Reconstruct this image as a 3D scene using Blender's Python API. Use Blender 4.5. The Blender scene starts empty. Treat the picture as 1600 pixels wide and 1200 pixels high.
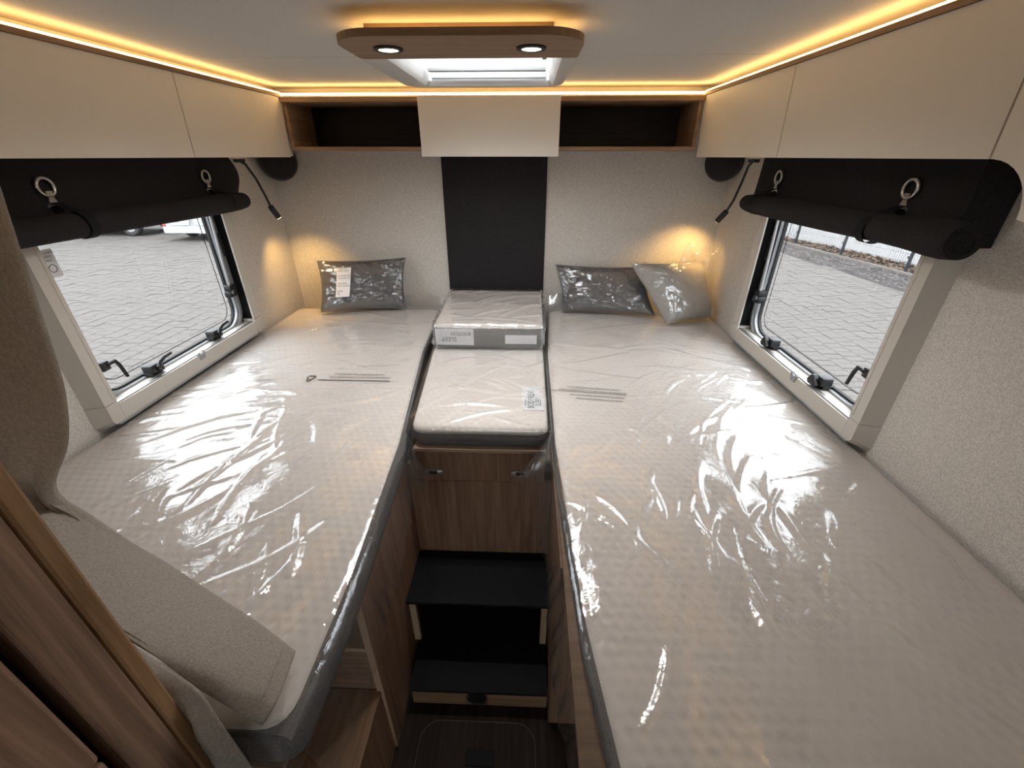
import bpy, bmesh, math, random
import numpy as np
from mathutils import Vector, Matrix, noise

random.seed(7)
rng = np.random.default_rng(11)
S = bpy.context.scene
COL = S.collection
PI = math.pi

# ------------------------------------------------------------------ camera, world, light, exposure
cam_d = bpy.data.cameras.new('camera')
cam = bpy.data.objects.new('camera', cam_d)
COL.objects.link(cam)
cam_d.sensor_width = 36.0
cam_d.lens = 36.0 * 660.0 / 1600.0
cam_d.clip_start = 0.01
cam_d.clip_end = 300
cam.location = (0, 0, 0)                       # eye height 1.6 m above the cabin floor
cam.rotation_euler = (math.radians(90 - 28.35), 0, math.radians(2.0))
S.camera = cam

S.view_settings.view_transform = 'Standard'
S.view_settings.look = 'None'
S.view_settings.gamma = 1.0
S.view_settings.use_curve_mapping = False
S.view_settings.exposure = 0.0
S.cycles.use_denoising = True
S.cycles.max_bounces = 10
S.cycles.diffuse_bounces = 6
S.cycles.glossy_bounces = 4
S.cycles.transparent_max_bounces = 24
S.cycles.sample_clamp_indirect = 6.0
S.cycles.caustics_reflective = False
S.cycles.caustics_refractive = False

SKY = 58.0
SPOT_W = 13.0
w = bpy.data.worlds.new('overcast_sky')
S.world = w
w.use_nodes = True
nt = w.node_tree
nt.nodes.clear()
o_ = nt.nodes.new('ShaderNodeOutputWorld')
bg = nt.nodes.new('ShaderNodeBackground')
tc = nt.nodes.new('ShaderNodeTexCoord')
sx = nt.nodes.new('ShaderNodeSeparateXYZ')
mr = nt.nodes.new('ShaderNodeMapRange')        # overcast sky: zenith three times as bright as the horizon
mr.inputs['From Min'].default_value = 0.0
mr.inputs['From Max'].default_value = 1.0
mr.inputs['To Min'].default_value = SKY / 3.0
mr.inputs['To Max'].default_value = SKY
bg.inputs['Color'].default_value = (0.93, 0.97, 1.0, 1)
nt.links.new(tc.outputs['Generated'], sx.inputs[0])
nt.links.new(sx.outputs['Z'], mr.inputs['Value'])
nt.links.new(mr.outputs[0], bg.inputs['Strength'])
nt.links.new(bg.outputs[0], o_.inputs[0])


def portal(name, loc, rot, sx_, sy_):
    """a sampling guide for the daylight in an opening; gives no light of its own"""
    d = bpy.data.lights.new(name, 'AREA')
    d.shape = 'RECTANGLE'
    d.size, d.size_y = sx_, sy_
    d.cycles.is_portal = True
    o = bpy.data.objects.new(name, d)
    o.location = loc
    o.rotation_euler = rot
    COL.objects.link(o)


# ------------------------------------------------------------------ materials
def mat(name, col, rough=0.6, metal=0.0, spec=0.5):
    m = bpy.data.materials.new(name)
    m.use_nodes = True
    b = m.node_tree.nodes['Principled BSDF']
    b.inputs['Base Color'].default_value = (*col, 1)
    b.inputs['Roughness'].default_value = rough
    b.inputs['Metallic'].default_value = metal
    b.inputs['Specular IOR Level'].default_value = spec
    return m


def nd(m, t, **kw):
    n = m.node_tree.nodes.new(t)
    for k, v in kw.items():
        setattr(n, k, v)
    return n


def lk(m, a, b):
    m.node_tree.links.new(a, b)


def coords(m, scale=(1, 1, 1), rot=(0, 0, 0)):
    t = nd(m, 'ShaderNodeTexCoord')
    mp = nd(m, 'ShaderNodeMapping')
    mp.inputs['Scale'].default_value = scale
    mp.inputs['Rotation'].default_value = rot
    lk(m, t.outputs['Object'], mp.inputs['Vector'])
    return mp.outputs[0]


def noise_n(m, vec, scale, detail=3, rough=0.55, dist=0.0):
    n = nd(m, 'ShaderNodeTexNoise')
    n.inputs['Scale'].default_value = scale
    n.inputs['Detail'].default_value = detail
    n.inputs['Roughness'].default_value = rough
    n.inputs['Distortion'].default_value = dist
    lk(m, vec, n.inputs['Vector'])
    return n.outputs['Fac']


def ramp(m, fac, stops):
    r = nd(m, 'ShaderNodeValToRGB')
    e = r.color_ramp.elements
    while len(e) < len(stops):
        e.new(0.5)
    for q, (p, c) in zip(e, stops):
        q.position = p
        q.color = (*c, 1)
    lk(m, fac, r.inputs[0])
    return r.outputs[0]


def math_n(m, op, a, b=None):
    n = nd(m, 'ShaderNodeMath', operation=op)
    for i, v in enumerate((a, b)):
        if v is None:
            continue
        if isinstance(v, (int, float)):
            n.inputs[i].default_value = v
        else:
            lk(m, v, n.inputs[i])
    return n.outputs[0]


def bump(m, h, strength=0.3, dist=0.002):
    n = nd(m, 'ShaderNodeBump')
    n.inputs['Strength'].default_value = strength
    n.inputs['Distance'].default_value = dist
    lk(m, h, n.inputs['Height'])
    lk(m, n.outputs[0], m.node_tree.nodes['Principled BSDF'].inputs['Normal'])
    return n


def basecol(m, c):
    lk(m, c, m.node_tree.nodes['Principled BSDF'].inputs['Base Color'])


def speckle(name, c, var=0.12, scale=260, rough=0.9, bs=0.3, bd=0.001, sc3=(1, 1, 1)):
    m = mat(name, c, rough, spec=0.2)
    v = coords(m, sc3)
    f = noise_n(m, v, scale, 2, 0.6)
    lo = tuple(x * (1 - var) for x in c)
    hi = tuple(min(1, x * (1 + var)) for x in c)
    basecol(m, ramp(m, f, [(0.36, lo), (0.64, hi)]))
    bump(m, f, bs, bd)
    return m


def wood(name, dark, light, axis='Z', rough=0.5, sp=0.3):
    m = mat(name, light, rough, spec=sp)
    s = {'X': (3, 55, 55), 'Y': (55, 3, 55), 'Z': (55, 55, 3)}[axis]
    v = coords(m, s)
    f = noise_n(m, v, 1.0, 6, 0.62, 0.6)
    s2 = {'X': (1, 9, 9), 'Y': (9, 1, 9), 'Z': (9, 9, 1)}[axis]
    f2 = noise_n(m, coords(m, s2), 1.0, 2, 0.5, 1.5)
    g = math_n(m, 'ADD', math_n(m, 'MULTIPLY', f, 0.7), math_n(m, 'MULTIPLY', f2, 0.3))
    basecol(m, ramp(m, g, [(0.34, dark), (0.52, tuple((a + b) / 2 for a, b in zip(dark, light))), (0.66, light)]))
    bump(m, f, 0.25, 0.0008)
    return m


def weave(name, c, scale=900, rough=0.95, k=0.35):
    m = mat(name, c, rough, spec=0.1)
    v = coords(m)
    s = nd(m, 'ShaderNodeSeparateXYZ')
    lk(m, v, s.inputs[0])
    a = math_n(m, 'SINE', math_n(m, 'MULTIPLY', math_n(m, 'ADD', s.outputs['Y'], s.outputs['X']), scale))
    b = math_n(m, 'SINE', math_n(m, 'MULTIPLY', math_n(m, 'ADD', s.outputs['Z'], math_n(m, 'MULTIPLY', s.outputs['X'], 0.6)), scale))
    p = math_n(m, 'MULTIPLY', a, b)
    f = noise_n(m, v, 320, 3, 0.7)
    h = math_n(m, 'ADD', math_n(m, 'MULTIPLY', p, 0.25), f)
    lo = tuple(x * (1 - k) for x in c)
    hi = tuple(min(1, x * (1 + k)) for x in c)
    basecol(m, ramp(m, h, [(0.25, lo), (0.75, hi)]))
    bump(m, h, 0.5, 0.001)
    return m


def linen(name, c):
    m = mat(name, c, 0.95, spec=0.1)
    f1 = noise_n(m, coords(m, (420, 420, 90), (0.0, 0.75, 0.3)), 1.0, 2, 0.6)
    f2 = noise_n(m, coords(m, (90, 420, 420), (0.0, 0.75, 0.3)), 1.0, 2, 0.6)
    h = math_n(m, 'ADD', math_n(m, 'MULTIPLY', f1, 0.5), math_n(m, 'MULTIPLY', f2, 0.5))
    basecol(m, ramp(m, h, [(0.38, tuple(x * .62 for x in c)), (0.6, tuple(x * 1.15 for x in c))]))
    bump(m, h, 0.5, 0.0015)
    t = m.node_tree                                # light from the window seeps through the cloth
    tl = t.nodes.new('ShaderNodeBsdfTranslucent')
    tl.inputs[0].default_value = (*[min(1, x * 1.5) for x in c], 1)
    ms = t.nodes.new('ShaderNodeMixShader')
    ms.inputs[0].default_value = 0.42
    lk(m, t.nodes['Principled BSDF'].outputs[0], ms.inputs[1])
    lk(m, tl.outputs[0], ms.inputs[2])
    lk(m, ms.outputs[0], t.nodes['Material Output'].inputs[0])
    return m


def emit(name, col, strength):
    m = bpy.data.materials.new(name)
    m.use_nodes = True
    t = m.node_tree
    t.nodes.clear()
    o = t.nodes.new('ShaderNodeOutputMaterial')
    e = t.nodes.new('ShaderNodeEmission')
    e.inputs[0].default_value = (*col, 1)
    e.inputs[1].default_value = strength
    t.links.new(e.outputs[0], o.inputs[0])
    return m


def clear(name, tint, refl=1.0, rough=0.04, bumps=None, haze=0.0, base=0.04):
    """thin clear plastic: transparent body, mirror-like skin that strengthens at grazing angles"""
    m = bpy.data.materials.new(name)
    m.use_nodes = True
    t = m.node_tree
    t.nodes.clear()
    o = t.nodes.new('ShaderNodeOutputMaterial')
    tr = t.nodes.new('ShaderNodeBsdfTransparent')
    tr.inputs[0].default_value = (*tint, 1)
    gl = t.nodes.new('ShaderNodeBsdfGlossy')
    gl.inputs['Roughness'].default_value = rough
    gl.inputs['Color'].default_value = (1, 1, 1, 1)
    lw = t.nodes.new('ShaderNodeLayerWeight')
    lw.inputs['Blend'].default_value = 0.5
    p = math_n(m, 'POWER', lw.outputs['Facing'], 5.0)
    f = math_n(m, 'ADD', math_n(m, 'MULTIPLY', p, 0.5 * refl), base * refl)
    f = math_n(m, 'MINIMUM', f, 0.95)
    if bumps:
        v = coords(m, bumps.get('map', (1, 1, 1)))
        h = noise_n(m, v, bumps['scale'], 4, 0.6, bumps.get('dist', 0.8))
        b = t.nodes.new('ShaderNodeBump')
        b.inputs['Strength'].default_value = bumps['strength']
        b.inputs['Distance'].default_value = bumps['d']
        lk(m, h, b.inputs['Height'])
        lk(m, b.outputs[0], gl.inputs['Normal'])
        lk(m, b.outputs[0], lw.inputs['Normal'])
    body = tr.outputs[0]
    if haze:
        df = t.nodes.new('ShaderNodeBsdfTranslucent')
        df2 = t.nodes.new('ShaderNodeBsdfDiffuse')
        ad = t.nodes.new('ShaderNodeMixShader')
        ad.inputs[0].default_value = 0.5
        df.inputs[0].default_value = df2.inputs[0].default_value = (0.85, 0.87, 0.9, 1)
        lk(m, df.outputs[0], ad.inputs[1])
        lk(m, df2.outputs[0], ad.inputs[2])
        mx = t.nodes.new('ShaderNodeMixShader')
        mx.inputs[0].default_value = haze
        lk(m, tr.outputs[0], mx.inputs[1])
        lk(m, ad.outputs[0], mx.inputs[2])
        body = mx.outputs[0]
    ms = t.nodes.new('ShaderNodeMixShader')
    lk(m, f, ms.inputs[0])
    lk(m, body, ms.inputs[1])
    lk(m, gl.outputs[0], ms.inputs[2])
    lk(m, ms.outputs[0], o.inputs[0])
    return m


def quilt(name, c, pitch=0.0245, strength=0.36):
    """bubble-knit mattress cover: a hexagonal field of shallow dimples"""
    m = mat(name, c, 0.9, spec=0.15)
    v = coords(m)
    s = nd(m, 'ShaderNodeSeparateXYZ')
    lk(m, v, s.inputs[0])
    k = 4 * PI / (math.sqrt(3) * pitch)
    X, Y = s.outputs['X'], s.outputs['Y']
    a = math_n(m, 'COSINE', math_n(m, 'MULTIPLY', Y, k))
    q = math_n(m, 'MULTIPLY', X, k * 0.8660254)
    y5 = math_n(m, 'MULTIPLY', Y, k * 0.5)
    b = math_n(m, 'COSINE', math_n(m, 'ADD', y5, q))
    d = math_n(m, 'COSINE', math_n(m, 'SUBTRACT', y5, q))
    h = math_n(m, 'ADD', math_n(m, 'ADD', a, b), d)
    h = math_n(m, 'MULTIPLY', h, 0.3333)
    f = noise_n(m, v, 500, 3, 0.7)
    f2 = noise_n(m, v, 6, 3, 0.5)
    hh = math_n(m, 'ADD', math_n(m, 'MULTIPLY', h, -1.0), math_n(m, 'MULTIPLY', f, 0.25))
    bump(m, hh, strength, 0.0026)
    tone = math_n(m, 'ADD', math_n(m, 'MULTIPLY', f, 0.6), math_n(m, 'MULTIPLY', f2, 0.4))
    tone = math_n(m, 'SUBTRACT', tone, math_n(m, 'MULTIPLY', h, 0.045))  # dimples also darkened in the colour, shade painted along with the relief
    basecol(m, ramp(m, tone, [(0.25, tuple(x * 0.84 for x in c)), (0.7, c)]))
    return m


M = dict(
    ceiling=speckle('ceiling_board', (0.62, 0.605, 0.585), 0.05, 300, 0.85, 0.1),
    wall=speckle('wall_felt', (0.635, 0.595, 0.545), 0.16, 330, 0.95, 0.4),
    cabinet=mat('cream_satin_board', (0.81, 0.755, 0.675), 0.42, spec=0.35),
    wood_z=wood('oak_upright_grain', (0.20, 0.115, 0.072), (0.40, 0.255, 0.165), 'Z'),
    wood_x=wood('oak_cross_grain', (0.20, 0.12, 0.07), (0.38, 0.25, 0.155), 'X'),
    wood_y=wood('oak_long_grain', (0.20, 0.12, 0.07), (0.38, 0.25, 0.155), 'Y'),
    wood_post=wood('oak_post', (0.13, 0.078, 0.052), (0.42, 0.275, 0.195), 'Z'),
    wood_strip=wood('oak_edging', (0.19, 0.105, 0.05), (0.42, 0.26, 0.14), 'Z'),
    wood_edge=mat('pale_board_edge', (0.55, 0.40, 0.27), 0.5),
    floor=wood('dark_floor', (0.016, 0.011, 0.009), (0.040, 0.028, 0.022), 'Y', 0.9, 0.1),
    tread=speckle('black_tread', (0.010, 0.010, 0.011), 0.3, 500, 0.9, 0.4),
    black_panel=weave('black_weave', (0.03, 0.027, 0.029), 1500, 0.9, 0.5),
    blind=weave('black_blind_fabric', (0.026, 0.024, 0.025), 1600, 0.9, 0.4),
    black=mat('black_plastic', (0.012, 0.012, 0.013), 0.42),
    black_mat=mat('black_lining', (0.008, 0.008, 0.009), 0.8, spec=0.2),
    niche=mat('black_niche_board', (0.012, 0.010, 0.009), 0.55, spec=0.3),
    plastic=mat('cream_plastic', (0.60, 0.56, 0.50), 0.45, spec=0.4),
    grey_pu=mat('grey_window_profile', (0.40, 0.41, 0.43), 0.34, 0.35),
    silver=mat('brushed_silver', (0.50, 0.50, 0.50), 0.36, 0.85),
    steel=mat('satin_steel', (0.62, 0.58, 0.54), 0.3, 1.0),
    grey_clip=mat('grey_plastic', (0.30, 0.30, 0.30), 0.45),
    hatch_line=mat('hatch_edge_strip', (0.10, 0.085, 0.07), 0.7, spec=0.2),
    latch=mat('grey_latch', (0.40, 0.39, 0.38), 0.35, 0.6),
    rubber=mat('rubber_seal', (0.02, 0.02, 0.02), 0.7),
    white=mat('white_paper', (0.86, 0.86, 0.88), 0.7),
    white_gloss=mat('white_frame', (0.70, 0.69, 0.67), 0.35),
    ink=mat('black_ink', (0.05, 0.045, 0.045), 0.8),
    green_ink=mat('green_ink', (0.03, 0.11, 0.085), 0.8),
    pink_ink=mat('pink_ink', (0.75, 0.28, 0.38), 0.8),
    label_white=mat('satin_label', (0.80, 0.80, 0.83), 0.6),
    quilt=quilt('quilted_cover', (0.82, 0.765, 0.71)),
    side=speckle('grey_mattress_side', (0.155, 0.152, 0.150), 0.25, 420, 0.95, 0.6),
    cushion=weave('grey_cushion', (0.115, 0.113, 0.115), 1100, 0.95, 0.25),
    cushion_beige=weave('beige_cushion', (0.42, 0.395, 0.36), 1000, 0.95, 0.2),
    curtain=linen('linen_curtain', (0.47, 0.43, 0.385)),
    led=emit('warm_led', (1.0, 0.60, 0.20), 17.0),
    spot=emit('spot_lens', (1.0, 0.88, 0.70), 16.0),
    lamp_lens=emit('reading_lens', (1.0, 0.72, 0.35), 14.0),
    pane=clear('smoked_acrylic', (0.38, 0.385, 0.39), 0.9, 0.01),
    dome=clear('roof_dome', (0.22, 0.223, 0.227), 0.9, 0.05),
    film=clear('clear_film', (0.975, 0.975, 0.98), 2.0, 0.018,
               dict(scale=20, strength=0.42, d=0.004, dist=1.6), haze=0.045, base=0.062),
    bag=clear('clear_bag', (0.97, 0.97, 0.975), 2.2, 0.04,
              dict(scale=30, strength=0.55, d=0.004, dist=1.5), haze=0.035, base=0.07),
)


# ------------------------------------------------------------------ mesh builder
class MB:
    def __init__(self):
        self.v, self.f = [], []

    def add(self, verts, faces):
        n = len(self.v)
        self.v += [tuple(p) for p in verts]
        self.f += [tuple(i + n for i in q) for q in faces]
        return self

    def bm(self, b):
        b.verts.index_update()
        self.add([v.co[:] for v in b.verts], [[v.index for v in f.verts] for f in b.faces])
        b.free()
        return self

    def box(self, x0, x1, y0, y1, z0, z1, bev=0.0, seg=2):
        x0, x1, y0, y1, z0, z1 = min(x0, x1), max(x0, x1), min(y0, y1), max(y0, y1), min(z0, z1), max(z0, z1)
        b = bmesh.new()
        bmesh.ops.create_cube(b, size=1)
        for v in b.verts:
            v.co = Vector((x0 + (v.co.x + .5) * (x1 - x0), y0 + (v.co.y + .5) * (y1 - y0), z0 + (v.co.z + .5) * (z1 - z0)))
        if bev:
            bmesh.ops.bevel(b, geom=b.edges[:], offset=bev, segments=seg, affect='EDGES', profile=0.5)
        return self.bm(b)

    def tube(self, pts, r, n=10, caps=True, closed=False):
        P = [Vector(p) for p in pts]
        R = r if isinstance(r, (list, tuple)) else [r] * len(P)
        rings, up = [], None
        for i, p in enumerate(P):
            if closed:
                t = P[(i + 1) % len(P)] - P[i - 1]
            else:
                t = P[min(i + 1, len(P) - 1)] - P[max(i - 1, 0)]
            t.normalize()
            if up is None:
                up = t.orthogonal().normalized()
            up = (up - t * up.dot(t)).normalized()
            s = t.cross(up)
            rings.append([p + (up * math.cos(2 * PI * k / n) + s * math.sin(2 * PI * k / n)) * R[i] for k in range(n)])
        V = [q for g in rings for q in g]
        F = []
        m = len(rings)
        for i in range(m if closed else m - 1):
            for k in range(n):
                a, b2 = i * n, ((i + 1) % m) * n
                F.append((a + k, a + (k + 1) % n, b2 + (k + 1) % n, b2 + k))
        if caps and not closed:
            F.append(tuple(reversed(range(n))))
            F.append(tuple((m - 1) * n + k for k in range(n)))
        return self.add(V, F)

    def lathe(self, c, ax, prof, n=28, caps=True):
        c, ax = Vector(c), Vector(ax).normalized()
        u = ax.orthogonal().normalized()
        s = ax.cross(u)
        V, F = [], []
        for r, h in prof:
            for k in range(n):
                a = 2 * PI * k / n
                V.append(c + ax * h + (u * math.cos(a) + s * math.sin(a)) * r)
        for i in range(len(prof) - 1):
            for k in range(n):
                F.append((i * n + k, i * n + (k + 1) % n, (i + 1) * n + (k + 1) % n, (i + 1) * n + k))
        if caps:
            F.append(tuple(reversed(range(n))))
            F.append(tuple((len(prof) - 1) * n + k for k in range(n)))
        return self.add(V, F)

    def grid(self, A):
        nu, nv, _ = A.shape
        V = A.reshape(-1, 3).tolist()
        F = [(i * nv + j, (i + 1) * nv + j, (i + 1) * nv + j + 1, i * nv + j + 1) for i in range(nu - 1) for j in range(nv - 1)]
        return self.add(V, F)

    def loops(self, L, cap0=True, cap1=True):
        n = len(L[0])
        V = [p for l in L for p in l]
        F = []
        for i in range(len(L) - 1):
            for k in range(n):
                F.append((i * n + k, i * n + (k + 1) % n, (i + 1) * n + (k + 1) % n, (i + 1) * n + k))
        if cap0:
            F.append(tuple(reversed(range(n))))
        if cap1:
            F.append(tuple((len(L) - 1) * n + k for k in range(n)))
        return self.add(V, F)

    def ring(self, outer, inner, fn, d0, d1):
        """flat ring between two 2-D outlines of equal count, pulled from depth d0 to d1; fn(a, b, d) -> point"""
        n = len(outer)
        V = [fn(*p, d0) for p in outer] + [fn(*p, d0) for p in inner] + [fn(*p, d1) for p in outer] + [fn(*p, d1) for p in inner]
        F = []
        for k in range(n):
            j = (k + 1) % n
            F += [(k, j, n + j, n + k), (2 * n + k, 3 * n + k, 3 * n + j, 2 * n + j), (k, 2 * n + k, 2 * n + j, j), (n + k, n + j, 3 * n + j, 3 * n + k)]
        return self.add(V, F)


ORIGIN = {}


def props(o, label=None, cat=None, group=None, kind=None):
    for k, v in (('label', label), ('category', cat), ('group', group), ('kind', kind)):
        if v:
            o[k] = v
    return o


def thing(name, loc, label=None, cat=None, group=None, kind=None):
    o = bpy.data.objects.new(name, None)
    o.empty_display_size = 0.05
    o.location = loc
    COL.objects.link(o)
    ORIGIN[o.name] = Vector(loc)
    return props(o, label, cat, group, kind)


def put(name, mb, m, parent=None, smooth=0, label=None, cat=None, group=None, kind=None):
    """link a builder's geometry (world coordinates) as ONE object"""
    V = np.array(mb.v, float)
    if parent is not None:
        org = ORIGIN[parent.name]
    else:
        org = Vector(((V[:, 0].min() + V[:, 0].max()) / 2, (V[:, 1].min() + V[:, 1].max()) / 2, V[:, 2].min()))
    V = V - np.array(org[:])
    me = bpy.data.meshes.new(name)
    me.from_pydata(V.tolist(), [], mb.f)
    b = bmesh.new()
    b.from_mesh(me)
    bmesh.ops.recalc_face_normals(b, faces=b.faces)
    b.to_mesh(me)
    b.free()
    if smooth:
        me.shade_smooth()
        if smooth < 180:
            me.set_sharp_from_angle(angle=math.radians(smooth))
    me.materials.append(m)
    o = bpy.data.objects.new(name, me)
    COL.objects.link(o)
    if parent is not None:
        o.parent = parent
    else:
        o.location = org
    ORIGIN[o.name] = Vector(org)
    return props(o, label, cat, group, kind)


def text(name, s, size, loc, rot, m, parent, label=None, align='LEFT', sx_=1.0):
    c = bpy.data.curves.new(name, 'FONT')
    c.body = s
    c.size = size
    c.align_x = align
    c.align_y = 'CENTER'
    c.resolution_u = 2
    c.materials.append(m)
    tmp = bpy.data.objects.new('lettering', c)
    me = bpy.data.meshes.new_from_object(tmp)
    me.name = name
    bpy.data.objects.remove(tmp)
    o = bpy.data.objects.new(name, me)
    COL.objects.link(o)
    o.parent = parent
    o.location = Vector(loc) - ORIGIN[parent.name]
    o.rotation_euler = rot
    o.scale = (sx_, 1, 1)
    ORIGIN[o.name] = Vector(loc)
    return props(o, label)


def rrect(a0, a1, b0, b1, r, n=6):
    """rounded rectangle outline, counter-clockwise; r one radius or four (a0b0, a1b0, a1b1, a0b1)"""
    R = r if isinstance(r, (tuple, list)) else (r,) * 4
    out = []
    for (ca, cb, sa, sb, t0), q in zip(((a0, b0, 1, 1, PI), (a1, b0, -1, 1, 1.5 * PI), (a1, b1, -1, -1, 0), (a0, b1, 1, -1, .5 * PI)), R):
        for k in range(n + 1):
            t = t0 + (PI / 2) * k / n
            out.append((ca + sa * q + q * math.cos(t), cb + sb * q + q * math.sin(t)))
    return out


def interp(xs, ys, x):
    return float(np.interp(x, xs, ys))


# ------------------------------------------------------------------ the cabin
XL, XR, YB, ZC, ZF = -1.24, 0.94, 2.25, 0.245, -1.60
YE = -2.7                       # the cabin goes on behind the camera to here
WT = 0.04
HATCH = (-0.324, 0.061, 1.22, 1.65)

put('floor', MB().box(XL - WT, XR + WT, YE, YB + WT, ZF - 0.05, ZF), M['floor'], kind='structure', label='dark wooden cabin floor at the foot of the steps')


def ceiling():
    o = thing('ceiling', (0, 0, ZC), kind='structure', label='pale grey cabin ceiling board with a cross seam')
    x0, x1, y0, y1 = HATCH
    S0 = 1.461
    a = MB()
    a.box(XL - WT, x0, y0, S0, ZC, ZC + WT).box(x1, XR + WT, y0, S0, ZC, ZC + WT)
    a.box(XL - WT, XR + WT, YE, y0, ZC, ZC + WT)
    put('panel', a, M['ceiling'], o)
    b = MB()
    b.box(XL - WT, x0, S0 + 0.003, y1, ZC, ZC + WT).box(x1, XR + WT, S0 + 0.003, y1, ZC, ZC + WT)
    b.box(XL - WT, XR + WT, y1, YB + WT, ZC, ZC + WT)
    put('panel', b, M['ceiling'], o)
    put('backing', MB().box(XL - WT, x0, S0 - 0.02, S0 + 0.03, ZC + 0.004, ZC + WT + 0.005).box(x1, XR + WT, S0 - 0.02, S0 + 0.03, ZC + 0.004, ZC + WT + 0.005), M['ceiling'], o)


ceiling()

WIN_Y0, WIN_Y1, WIN_Z0, WIN_Z1 = 1.00, 1.83, -0.672, -0.03


def side_wall(name, xa, xb, label):
    m = MB()
    m.box(xa, xb, YE, WIN_Y0, ZF - 0.05, ZC + WT).box(xa, xb, WIN_Y1, YB + WT, ZF - 0.05, ZC + WT)
    m.box(xa, xb, WIN_Y0, WIN_Y1, ZF - 0.05, WIN_Z0).box(xa, xb, WIN_Y0, WIN_Y1, WIN_Z1, ZC + WT)
    put(name, m, M['wall'], kind='structure', label=label)


side_wall('wall_left', XL - WT, XL, 'felt covered side wall holding the window that looks out at the parked vans')
side_wall('wall_right', XR, XR + WT, 'felt covered side wall holding the window that looks out at the fence')
put('wall_back', MB().box(XL, XR, YB, YB + WT, ZF - 0.05, ZC + WT), M['wall'], kind='structure', label='felt covered end wall behind the three pillows')
wf = MB()                        # cab end behind the camera; its slot is added to brighten the aisle
wf.box(XL, XR, YE - WT, YE, ZF - 0.05, -0.30).box(XL, XR, YE - WT, YE, -0.14, ZC + WT)
wf.box(XL, XL + 0.5, YE - WT, YE, -0.30, -0.14).box(XR - 0.5, XR, YE - WT, YE, -0.30, -0.14)
put('wall_front', wf, M['wall'], kind='structure', label='partition with an added daylight slot at the cab end behind the camera')
portal('cab_slot_guide', ((XL + XR) / 2, YE - 0.02, -0.22), (PI / 2, 0, PI), XR - XL - 1.0, 0.16)


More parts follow.
